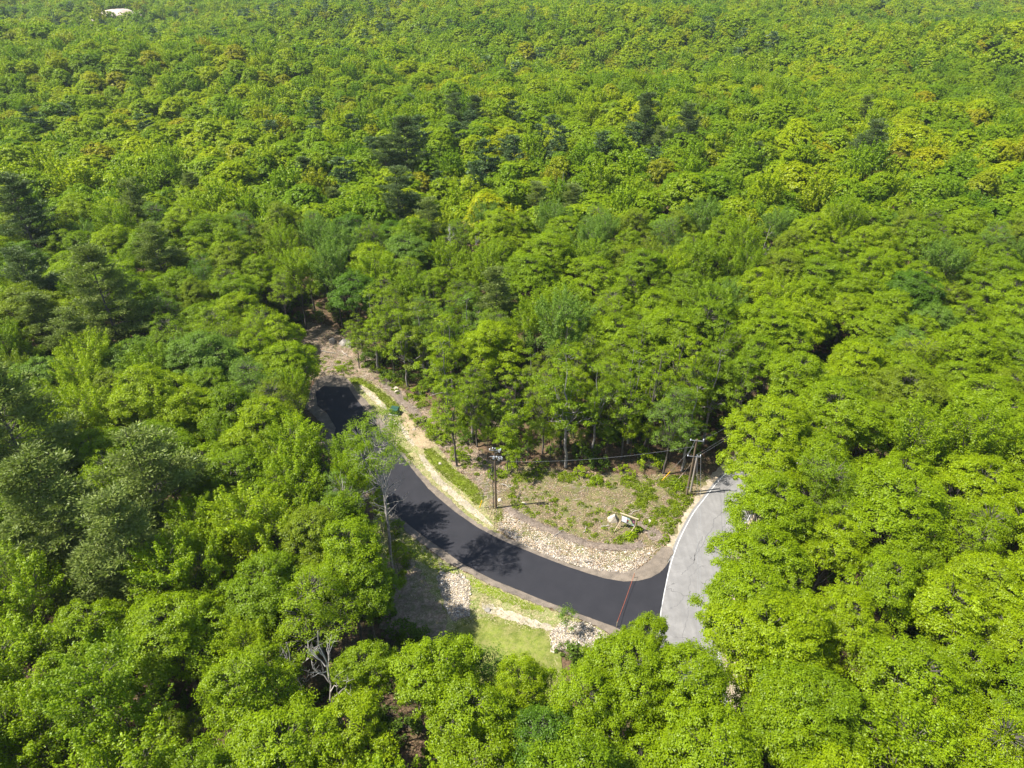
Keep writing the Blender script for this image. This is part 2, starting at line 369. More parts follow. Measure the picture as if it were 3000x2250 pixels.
# photo outlines of the open ground (pixels of the photograph laid on the ground plane)
NE_EDGE = [(1022,1137),(1042,1168),(1067,1200),(1103,1247),(1139,1289),(1190,1352),(1222,1395),(1255,1433),(1285,1462),(1335,1503),(1400,1548),(1458,1579),(1508,1601),(1581,1631),(1653,1659),(1715,1680),(1772,1697),(1827,1706),(1870,1704),(1906,1695),(1932,1680),(1950,1662),(1962,1643)]
SW_EDGE = [(1795,1836),(1737,1815),(1665,1789),(1592,1760),(1520,1731),(1448,1702),(1397,1676),(1350,1650),(1303,1616),(1245,1576),(1191,1534),(1152,1503),(1120,1460),(1085,1405),(1040,1360),(987,1326),(976,1290),(984,1256),(960,1215),(930,1190),(925,1150),(948,1133)]
road_poly = W(NE_EDGE) + [tuple(P(1955,1672)[:2]), tuple(P(1946,1720)[:2]), tuple(P(1938,1765)[:2]), tuple(P(1930,1810)[:2]), tuple(P(1923,1905)[:2]), tuple(P(1850,1862)[:2])] + W(SW_EDGE)
SH_NE = [(905,1150),(925,1118),(950,1103),(977,1099),(1009,1104),(1029,1121),(1045,1150),(1067,1168),(1110,1222),(1143,1262),(1165,1309),(1197,1345),(1233,1385),(1266,1421),(1320,1466),(1353,1499),(1400,1534),(1454,1562),(1527,1595),(1581,1620),(1653,1648),(1689,1660),(1747,1673),(1834,1680),(1870,1667),(1906,1642),(1924,1620),(1938,1604),(1964,1604),(1974,1620)]
SH_SW = [(1880,1930),(1820,1885),(1777,1853),(1737,1832),(1679,1808),(1592,1778),(1520,1752),(1448,1719),(1412,1703),(1368,1680),(1303,1646),(1252,1606),(1205,1573),(1175,1545),(1140,1518),(1105,1475),(1070,1420),(1030,1378),(970,1345),(945,1300),(955,1262),(930,1230),(895,1195)]
shoulder_poly = W(SH_NE)+[tuple(P(1952,1650)[:2]), tuple(P(1935,1720)[:2]), tuple(P(1915,1850)[:2]), tuple(P(1900,1930)[:2])]+W(SH_SW)

# grey road: ribbon along its white left line
EDGE = [(15.2,0),(15.3,20),(15.8,34),(16.8,46)] + [tuple(P(*q)[:2]) for q in [(1935,1807),(1942,1756),(1957,1684),(1971,1633),(1993,1575),(2029,1507),(2062,1463),(2087,1431),(2109,1405),(2150,1364),(2185,1333)]]
def catmull(pts, n=6):
    pts = [np.array(p, float) for p in pts]; out = []
    for i in range(len(pts)-1):
        p0 = pts[max(i-1, 0)]; p1 = pts[i]; p2 = pts[i+1]; p3 = pts[min(i+2, len(pts)-1)]
        for k in range(n):
            t = k/n; out.append(0.5*((2*p1)+(-p0+p2)*t+(2*p0-5*p1+4*p2-p3)*t*t+(-p0+3*p1-3*p2+p3)*t**3))
    out.append(pts[-1]); return np.array(out)
_l = np.array(EDGE[-1]); _d = _l-np.array(EDGE[-3]); _d /= np.linalg.norm(_d)
EDGE += [tuple(_l+_d*8), tuple(_l+_d*18+np.array([0, 3.])), tuple(_l+_d*27+np.array([0, 7.]))]
EL = catmull(EDGE)
def offset(line, d):
    T = np.gradient(line, axis=0); T /= np.linalg.norm(T, axis=1)[:, None]
    return line+np.stack([T[:, 1], -T[:, 0]], 1)*d          # d > 0 goes to the right of travel (away from camera)
def ribbon(name, line, d0, d1, z, mat, tile=1, **k):
    A = offset(line, d0); B = offset(line, d1); n = len(line); mb = MB()
    cols = [A+(B-A)*t for t in np.linspace(0, 1, tile+1)]
    V = np.concatenate([np.column_stack([c, hill(c[:, 0], c[:, 1])+z]) for c in cols])
    f = [(c*n+i, (c+1)*n+i, (c+1)*n+i+1, c*n+i+1) for c in range(tile) for i in range(n-1)]
    mb.add(V, f); me = mb.mesh(name, [mat])
    if len(me.polygons) and me.polygons[0].normal.z < 0: me.flip_normals()
    return link(name, me, **k)
Z0 = 0.02
sheet('sand_shoulder', [tuple(p) for p in jitter([tuple(q) for q in offset(EL, -1.5)], 0.15, 0.8, 3, False)]+[tuple(q) for q in offset(EL, 8.6)[::-1]], Z0, M['sand'], 0, seed=2)
ribbon('grey_road', EL, -0.38, 7.0, Z0+0.03, M['oldroad'], 4, kind='structure')
_old = COL.objects['grey_road']
ribbon('edge_line', EL, -0.05, 0.075, Z0+0.034, M['white_line'], parent=_old)
ribbon('edge_line', EL, 6.62, 6.78, Z0+0.034, M['white_line'], parent=_old)
# cleared ground, sheets each a little above the one below
CLEAR = W([(1395,1400),(1440,1372),(1500,1362),(1600,1372),(1750,1385),(1900,1392),(2000,1392),(2060,1385),(2095,1400),(2040,1460),(2000,1520),(1970,1580),(1940,1618),(1880,1668),(1820,1672),(1700,1655),(1560,1605),(1450,1558),(1425,1500),(1400,1440)])
sheet('clearing_soil', CLEAR, 0.004, M['soil'], 0.35, 0.6, 11, relief=0.16, rscale=0.9, grid=0.7, margin=1.5, smooth=1)
SLASH = [W([(1085,1105),(1150,1125),(1215,1170),(1290,1225),(1370,1290),(1430,1340),(1500,1385),(1480,1440),(1440,1470),(1405,1430),(1340,1380),(1250,1280),(1190,1215),(1150,1165),(1060,1110)]),
         W([(860,960),(930,940),(1000,975),(1060,1010),(1110,1050),(1125,1090),(1085,1115),(1040,1108),(950,1112),(870,1120),(850,1030)]),
         W([(1370,1080),(1450,1060),(1540,1110),(1530,1200),(1440,1260),(1360,1200)]),
         W([(885,1255),(960,1250),(978,1262),(972,1296),(920,1320),(870,1300)]),
         W([(980,1395),(1060,1385),(1085,1420),(1070,1470),(1000,1480),(960,1440)])]
for i, s in enumerate(SLASH):
    sheet('slash_ground', s, 0.008, M['slash'], 0.35, 0.6, 20+i, relief=0.14, rscale=1.3, grid=0.8, margin=1.2, smooth=1)
VERGE_NE = W([(1009,1104),(1052,1100),(1103,1122),(1157,1162),(1179,1187),(1200,1215),(1222,1247),(1262,1283),(1284,1309),(1306,1334),(1338,1378),(1374,1399),(1407,1430),(1432,1462),(1452,1490),(1470,1505),(1476,1515),(1454,1565),(1400,1540),(1320,1470),(1233,1390),(1165,1315),(1110,1230),(1045,1155)])
sheet('straw_verge', VERGE_NE, 0.02, M['straw'], 0.1, 0.5, 31, relief=0.08, rscale=1.5, grid=0.8, margin=1.0)
sheet('bare_dirt', W([(1168,1215),(1190,1208),(1222,1250),(1262,1285),(1275,1310),(1235,1322),(1205,1290),(1180,1250)]), 0.105, M['dirt'], 0.15, 0.5, 32, relief=0.04, grid=0.7, smooth=1)
sheet('pale_rut', W([(1150,1228),(1172,1238),(1200,1270),(1218,1300),(1212,1312),(1196,1296),(1175,1262),(1155,1240)]), 0.108, M['rut'], 0.08, 0.5, 33, smooth=1)
sheet('pale_rut', W([(1222,1330),(1236,1332),(1290,1400),(1340,1448),(1410,1506),(1448,1540),(1436,1546),(1380,1505),(1310,1446),(1262,1398)]), 0.106, M['rut'], 0.12, 0.5, 34, smooth=1)
sheet('pale_rut', W([(1045,1118),(1062,1124),(1105,1165),(1140,1200),(1128,1205),(1090,1172),(1055,1135)]), 0.106, M['rut'], 0.08, 0.5, 35, smooth=1)
GRASS = [W([(1020,1108),(1052,1107),(1075,1115),(1103,1135),(1139,1164),(1170,1188),(1176,1212),(1150,1216),(1132,1190),(1100,1155),(1065,1130),(1030,1127)]),
         W([(1240,1317),(1264,1313),(1292,1337),(1320,1366),(1356,1395),(1392,1420),(1420,1452),(1414,1478),(1392,1480),(1366,1450),(1320,1413),(1276,1374),(1248,1342)]),
         W([(1448,1506),(1472,1503),(1476,1520),(1462,1533),(1446,1527)]),
         W([(1160,1300),(1180,1312),(1212,1350),(1200,1352),(1175,1325)])]
for i, s in enumerate(GRASS):
    sheet('grass_strip', s, 0.115, M['grass'], 0.12, 0.4, 41+i, relief=0.06, rscale=2, grid=0.7, smooth=1)
VERGE_SW = W([(1100,1490),(1177,1543),(1252,1606),(1303,1645),(1368,1678),(1448,1718),(1592,1777),(1679,1808),(1740,1835),(1800,1870),(1870,1920),(1860,1960),(1780,1960),(1640,1900),(1500,1850),(1440,1840),(1330,1850),(1200,1870),(1130,1800),(1110,1700),(1080,1600)])
sheet('straw_verge', VERGE_SW, 0.012, M['straw'], 0.15, 0.5, 51, relief=0.08, rscale=1.5, grid=0.9, margin=1.0)
sheet('grass_strip', W([(1180,1560),(1215,1590),(1290,1650),(1360,1690),(1330,1700),(1250,1660),(1190,1620)]), 0.1, M['grass'], 0.15, 0.4, 52, relief=0.05, grid=0.7, smooth=1)
sheet('grass_strip', W([(1375,1690),(1440,1722),(1520,1756),(1600,1784),(1590,1796),(1500,1775),(1430,1748),(1370,1715)]), 0.1, M['grass'], 0.12, 0.4, 53, relief=0.05, grid=0.7, smooth=1)
LAWN = W([(1300,1940),(1300,1870),(1330,1822),(1430,1806),(1470,1808),(1520,1826),(1600,1850),(1640,1900),(1660,2000),(1680,2120),(1560,2200),(1420,2180),(1320,2060)])
sheet('lawn', LAWN, 0.1, M['lawn'], 0.2, 0.5, 54, relief=0.10, rscale=0.5, grid=1.0, smooth=1)
sheet('pale_rut', W([(1405,1765),(1430,1768),(1480,1790),(1560,1815),(1625,1838),(1618,1852),(1550,1838),(1480,1812),(1420,1790)]), 0.108, M['rut'], 0.12, 0.4, 55, smooth=1)
sheet('bare_dirt', W([(1150,1590),(1190,1630),(1250,1690),(1290,1770),(1310,1840),(1290,1920),(1200,1930),(1120,1860),(1110,1700)]), 0.104, M['slash'], 0.25, 0.5, 56, relief=0.08, grid=0.8, smooth=1)
sheet('gravel_shoulder', shoulder_poly, 0.13, M['gravelsh'], 0.08, 0.35, 61)
road = sheet('black_road', road_poly, 0.16, M['asphalt'], 0.025, 0.5, 62)
# skirt so the road is a real slab over its shoulder
pmb = MB(); rp = np.array(road_poly); n = len(rp)
vv = np.concatenate([np.column_stack([rp, np.full(n, 0.161)]), np.column_stack([rp, np.full(n, 0.06)])])
pmb.add(vv, [(i, (i+1) % n, n+(i+1) % n, n+i) for i in range(n)])
link('road_side', pmb.mesh('road_side', [M['asphalt']]), parent=road)
# the junction throat where new asphalt meets the grey road, and the paving seam
mid = []
for a, b in [((1190,1352),(1085,1405)),((1255,1433),(1120,1460)),((1335,1503),(1191,1534)),((1458,1579),(1303,1616)),((1581,1631),(1448,1702)),((1715,1680),(1592,1760)),((1827,1706),(1737,1815)),((1890,1700),(1800,1840))]:
    A = P(*a); B = P(*b); mid.append(tuple(((A+B)/2)[:2]))
SE = catmull(mid, 5); mb = MB()
A = offset(SE, -0.03); B = offset(SE, 0.03); n = len(SE)
mb.add(np.concatenate([np.column_stack([A, np.full(n, 0.164)]), np.column_stack([B, np.full(n, 0.164)])]), [(i, n+i, n+i+1, i+1) for i in range(n-1)])
link('paving_seam', mb.mesh('paving_seam', [M['seam']]), parent=road)
# sealed cracks in the grey road
rng = np.random.default_rng(8); mb = MB()
def crack(s0, s1, d0, d1, w=0.035):
    i0 = int(s0*len(EL)); i1 = int(s1*len(EL)); L = EL[i0:i1]; k = len(L)*3
    L = np.column_stack([np.interp(np.linspace(0, len(L)-1, k), np.arange(len(L)), L[:, q]) for q in (0, 1)])
    wob = np.cumsum(rng.normal(0, 0.09, k)); wob -= np.linspace(0, wob[-1], k); dd = np.linspace(d0, d1, k)+wob
    T = np.gradient(L, axis=0); T /= np.linalg.norm(T, axis=1)[:, None]; N = np.stack([T[:, 1], -T[:, 0]], 1); C = L+N*dd[:, None]
    A = C-N*w; B = C+N*w
    z = Z0+0.034
    mb.add(np.concatenate([np.column_stack([A, np.full(k, z)]), np.column_stack([B, np.full(k, z)])]), [(i, k+i, k+i+1, i+1) for i in range(k-1)])
for args in [(0.2,0.42,3.3,3.4,0.03),(0.36,0.5,1.6,2.6,0.05),(0.42,0.6,2.7,3.6,0.05),(0.3,0.4,4.6,5.4,0.04),(0.5,0.62,4.4,5.0,0.04),(0.27,0.33,1.2,2.3,0.04),(0.45,0.5,5.6,5.2,0.04)]:
    crack(*args)
link('road_crack', mb.mesh('road_crack', [M['crack']]), parent=_old)

# mulch berm above the stones (a raised, rounded row)
BERM = [(1478,1490),(1500,1500),(1540,1523),(1590,1545),(1640,1566),(1690,1585),(1740,1598),(1800,1605),(1850,1603),(1885,1590)]
bl = catmull([tuple(P(*q)[:2]) for q in BERM], 5)
bp = [tuple(q) for q in offset(bl, -0.75)]+[tuple(q) for q in offset(bl, 0.75)[::-1]]
sheet('mulch_berm', bp, 0.03, M['mulch'], 0.1, 0.4, 71, relief=0.16, rscale=3.0, grid=0.3, crown=0.22, margin=0.6)
sheet('mulch_berm', W([(1868,1525),(1895,1530),(1925,1552),(1945,1580),(1925,1592),(1895,1575),(1872,1548)]), 0.16, M['mulch'], 0.15, 0.4, 72, relief=0.12, rscale=3, grid=0.4, margin=0.8, smooth=1)
sheet('mulch_berm', W([(1120,1106),(1150,1122),(1165,1150),(1200,1180),(1250,1230),(1238,1238),(1190,1200),(1150,1168),(1118,1126)]), 0.16, M['mulch'], 0.2, 0.4, 73, relief=0.15, rscale=3, grid=0.4, margin=0.6, smooth=1)

# riprap: bed + real stones
RIP = [W([(1472,1503),(1456,1552),(1527,1594),(1581,1618),(1653,1646),(1689,1658),(1747,1671),(1834,1678),(1868,1665),(1900,1643),(1920,1619),(1915,1600),(1885,1609),(1816,1617),(1754,1612),(1711,1603),(1653,1577),(1581,1552),(1537,1528),(1490,1503)]),
       W([(1290,1650),(1303,1672),(1361,1690),(1378,1717),(1375,1807),(1325,1820),(1303,1775),(1282,1700)]),
       W([(1614,1847),(1660,1818),(1719,1828),(1770,1858),(1800,1900),(1737,1930),(1665,1900),(1610,1915)])]
def ico():
    p = (1+5**.5)/2
    v = np.array([(-1,p,0),(1,p,0),(-1,-p,0),(1,-p,0),(0,-1,p),(0,1,p),(0,-1,-p),(0,1,-p),(p,0,-1),(p,0,1),(-p,0,-1),(-p,0,1)], float); v /= np.linalg.norm(v[0])
    f = [(0,11,5),(0,5,1),(0,1,7),(0,7,10),(0,10,11),(1,5,9),(5,11,4),(11,10,2),(10,7,6),(7,1,8),(3,9,4),(3,4,2),(3,2,6),(3,6,8),(3,8,9),(4,9,5),(2,4,11),(6,2,10),(8,6,7),(9,8,1)]
    return v, np.array(f)
ICO = ico()
def scatter_in(poly, n, rng):
    xs = [p[0] for p in poly]; ys = [p[1] for p in poly]; out = []
    x = rng.uniform(min(xs), max(xs), n*6); y = rng.uniform(min(ys), max(ys), n*6)
    ok = inpoly(x, y, poly); return np.column_stack([x[ok], y[ok]])[:n]
def area(poly):
    p = np.array(poly); return 0.5*abs(np.dot(p[:, 0], np.roll(p[:, 1], 1))-np.dot(p[:, 1], np.roll(p[:, 0], 1)))
def stones(mb, pts, z, s0, s1, rng):
    for x, y in pts:
        s = rng.uniform(s0, s1)*rng.choice([0.7, 1, 1, 1.35]); R = np.array(Matrix.Rotation(rng.uniform(0, 6.28), 3, 'Z') @ Matrix.Rotation(rng.uniform(-.8, .8), 3, 'X'))
        v = ICO[0]*np.array([1, rng.uniform(.6, .95), rng.uniform(.45, .75)])*rng.uniform(.72, 1.15, (12, 1))*s
        mb.add(v @ R.T+[x, y, z+s*0.3*rng.uniform(0, 1.2)], ICO[1], 0, rng.uniform(0, 1))
for i, rp_ in enumerate(RIP):
    zb = 0.02 if i == 0 else 0.11
    sheet('stone_bed', rp_, zb, M['stonebed'], 0.1, 0.4, 81+i, relief=0.05, grid=0.7)
    rng = np.random.default_rng(90+i); mb = MB(); grown = jitter(rp_, 0.16, 0.4, 7+i)
    stones(mb, scatter_in(grown, int(area(rp_)*78), rng), zb+0.05, 0.05, 0.105, rng)
    link('riprap_stones', mb.mesh('riprap_stones', [M['stones']]), kind='stuff', label=['pale broken stone laid in a band along the curve of the black road', 'patch of broken stone half in tree shade below the black road', 'patch of broken stone at the corner of lawn and road mouth'][i], category='riprap stone')

# ------------------------------------------------------------------ small scatter
VIS = [(885,985),(930,950),(1000,975),(1045,995),(1060,1060),(1110,1095),(1200,1140),(1290,1185),(1280,1240),(1330,1290),(1390,1320),(1450,1340),(1600,1350),(1750,1372),(1900,1372),(2000,1370),(2050,1325),(2120,1330),(2195,1325),(2150,1372),(2112,1425),(2112,1470),(2095,1530),(2080,1580),(2085,1640),(2062,1700),(2040,1750),(2085,1800),(2070,1850),(2055,1900),(2010,1865),(1940,1835),(1890,1795),(1850,1835),(1785,1850),(1730,1885),(1650,1862),(1620,1890),(1570,1960),(1500,2000),(1470,2040),(1480,1960),(1500,1900),(1440,1850),(1340,1870),(1220,1835),(1160,1870),(1110,1900),(1130,1820),(1165,1740),(1170,1640),(1150,1575),(1150,1500),(1100,1410),(1040,1340),(960,1312),(930,1300),(945,1262),(965,1215),(940,1150),(925,1110),(875,1050)]
road_px = NE_EDGE+[(1925,1830),(1905,1900)]+SW_EDGE
ELW = [tuple(q) for q in offset(EL, -1.2)]+[tuple(q) for q in offset(EL, 7.6)[::-1]]
def on_road(x, y, m=0.0):
    x = np.asarray(x, float); y = np.asarray(y, float)
    r = inpoly(x, y, shoulder_poly) | inpoly(x, y, ELW)
    if m > 0: r |= (dist_poly(x, y, shoulder_poly) < m) | (dist_poly(x, y, ELW) < m)
    return r
def blades(mb, pts, z, h, w, rng, per=5, t0=0.0, t1=1.0):
    """short upright grass blades as slender triangles"""
    n = len(pts)*per; p = np.repeat(pts, per, 0)+rng.normal(0, 0.06, (n, 2)); a = rng.uniform(0, 6.28, n); hh = h*rng.uniform(.5, 1.3, n)
    dx = np.cos(a)*w; dy = np.sin(a)*w; zz = np.full(n, z)
    b0 = np.column_stack([p[:, 0]-dx, p[:, 1]-dy, zz]); b1 = np.column_stack([p[:, 0]+dx, p[:, 1]+dy, zz])
    tp = np.column_stack([p[:, 0]+rng.normal(0, .35, n)*hh, p[:, 1]+rng.normal(0, .35, n)*hh, zz+hh])
    mb.add(np.stack([b0, b1, tp], 1).reshape(-1, 3), np.arange(3*n).reshape(-1, 3), 0, rng.uniform(t0, t1, n))
rng = np.random.default_rng(101)
mb = MB()
for s in GRASS: blades(mb, scatter_in(jitter(s, .15, .5, 3), int(area(s)*90), rng), 0.12, 0.13, 0.03, rng, 4)
for poly, dens in ((LAWN, 38), (VERGE_SW, 22), (VERGE_NE, 12)):
    p = scatter_in(poly, int(area(poly)*dens), rng); nz = vnoise(p[:, 0], p[:, 1], 0.8, 5); p = p[(nz > -0.2) & ~on_road(p[:, 0], p[:, 1])]
    blades(mb, p, 0.11, 0.10, 0.03, rng, 3)
link('grass_blades', mb.mesh('grass_blades', [M['turf']]), kind='stuff', label='short green grass on the lawn and the road verges', category='grass')
mb = MB()
for poly, dens in ((VERGE_NE, 26), (VERGE_SW, 22), (LAWN, 4)):
    p = scatter_in(poly, int(area(poly)*dens), rng); p = p[~on_road(p[:, 0], p[:, 1])]
    for x, y in p:
        a = rng.uniform(0, 3.14); L = rng.uniform(.1, .3); d = np.array([math.cos(a), math.sin(a), rng.normal(0, .1)])*L/2; c = np.array([x, y, 0.125]); w = np.array([-math.sin(a), math.cos(a), 0])*0.014
        mb.add([c-d-w, c-d+w, c+d+w+[0, 0, .02], c+d-w+[0, 0, .02]], [(0, 1, 2, 3)], 0, rng.uniform(0, 1))
link('straw_blades', mb.mesh('straw_blades', [M['strawb']]), kind='stuff', label='dry straw strewn over the seeded road verges', category='straw')

def leafset(mb, C, N, L, Wd, rng, mi=0, tint=None, jit=0.6, fold=0.15):
    """diamond leaves centred at C, facing N"""
    n = len(C); N = N+rng.normal(0, jit, (n, 3)); N /= np.linalg.norm(N, axis=1)[:, None]+1e-9
    R = rng.normal(0, 1, (n, 3)); U = np.cross(N, R); U /= np.linalg.norm(U, axis=1)[:, None]+1e-9; V = np.cross(N, U)
    l = (L*rng.uniform(.7, 1.3, n))[:, None]/2; w = (Wd*rng.uniform(.7, 1.3, n))[:, None]/2
    v = np.stack([C-U*l, C+V*w-N*w*fold, C+U*l-N*l*fold, C-V*w-N*w*fold], 1).reshape(-1, 3)
    if tint is None: tint = rng.uniform(0, 1, n)
    mb.add(v, np.arange(4*n).reshape(-1, 4), mi, tint)
# low ferns and seedlings in the clearing and along the forest edge
rng = np.random.default_rng(111)
def plants(mb, pts, rng, r0=0.2, r1=0.5, nl=16, h=0.5, L=0.2):
    for x, y in pts:
        r = rng.uniform(r0, r1); k = int(nl*(r/r0)**1.3); a = rng.uniform(0, 6.28, k); q = np.sqrt(rng.uniform(0, 1, k))*r
        C = np.column_stack([x+np.cos(a)*q, y+np.sin(a)*q, 0.12+h*r*(1.2-(q/r)**2)*rng.uniform(.5, 1.5, k)])
        t0 = rng.uniform(0.1, 0.75)
        leafset(mb, C, np.tile([0, 0, 1.], (k, 1)), L, L*0.6, rng, 0, np.clip(rng.normal(t0, .18, k), 0, 1), 0.5)
mb = MB()
dens_zones = [  # photo-pixel outlines, plants per square metre
 ([(1960,1440),(2060,1400),(2010,1500),(1975,1560),(1945,1600),(1900,1560),(1870,1500),(1850,1430)], 4.6),
 ([(1440,1380),(1560,1385),(1700,1385),(1900,1400),(2060,1395),(2000,1440),(1880,1440),(1750,1430),(1600,1405),(1480,1420)], 4.4),
 ([(1480,1400),(1600,1440),(1700,1470),(1760,1500),(1880,1470),(1900,1540),(1800,1560),(1650,1560),(1500,1490)], 1.1),
 ([(1720,1560),(1780,1570),(1870,1565),(1880,1585),(1800,1600),(1720,1590)], 2.2),
 ([(1800,1530),(1830,1530),(1830,1560),(1790,1560)], 1.2),
 ([(1110,1085),(1200,1120),(1260,1190),(1220,1200),(1150,1150)], 3.0),
 ([(1190,1215),(1260,1215),(1330,1280),(1400,1340),(1440,1370),(1400,1400),(1340,1360),(1300,1320),(1240,1260)], 2.2),
 ([(900,1040),(1000,1050),(1100,1080),(1080,1110),(960,1110),(880,1100)], 1.4),
 ([(1380,1080),(1520,1100),(1520,1230),(1380,1230)], 1.0),
 ([(1170,1560),(1200,1640),(1180,1760),(1120,1800),(1120,1600)], 2.5)]
for zpx, dn in dens_zones:
    z = W(zpx); p = scatter_in(z, int(area(z)*dn*1.4), rng); nz = vnoise(p[:, 0], p[:, 1], 1.1, 9)
    p = p[(nz > -0.15) & ~on_road(p[:, 0], p[:, 1])]
    plants(mb, p, rng)
link('low_greenery', mb.mesh('low_greenery', [M['fern']]), kind='stuff', label='bright green seedlings and ferns sprouting on the cleared soil', category='undergrowth')
# sticks, chips and dry leaves
mb = MB(); mb2 = MB()
zones = [(CLEAR, 5.0), (bp, 30), (W([(1868,1525),(1895,1530),(1925,1552),(1945,1580),(1925,1592),(1895,1575),(1872,1548)]), 22)]+[(s, 11) for s in SLASH]+[(W([(1120,1106),(1250,1230),(1400,1360),(1360,1360),(1200,1210),(1110,1130)]), 8)]
for z, dn in zones:
    p = scatter_in(z, int(area(z)*dn), rng); p = p[~on_road(p[:, 0], p[:, 1])]
    for x, y in p:
        a = rng.uniform(0, 3.14); L = rng.uniform(.15, .6)*rng.choice([1, 1, 1, 2.6]); r = rng.uniform(.008, .02)*(1+L*.5)
        d = np.array([math.cos(a), math.sin(a), rng.normal(0, .12)])*L/2; c = np.array([x, y, 0.13+rng.uniform(0, .06)])
        mb.tube([c-d, c+[0, 0, rng.uniform(0, .04)], c+d], [r, r, r*.5], 3, 0, rng.uniform(0, 1), False)
    p = scatter_in(z, int(area(z)*26), rng); p = p[~on_road(p[:, 0], p[:, 1])]; nz = vnoise(p[:, 0], p[:, 1], .7, 14); p = p[nz > -.3]
    leafset(mb2, np.column_stack([p, np.full(len(p), .12)+rng.uniform(0, .08, len(p))]), np.tile([0, 0, 1.], (len(p), 1)), .17, .11, rng, 0, None, .35)
link('dead_sticks', mb.mesh('dead_sticks', [M['sticks']]), kind='stuff', label='dead sticks and wood chips strewn over the cleared ground', category='brushwood')
link('dry_leaves', mb2.mesh('dry_leaves', [M['litter']]), kind='stuff', label='dry brown leaves lying over the cleared ground', category='leaf litter')

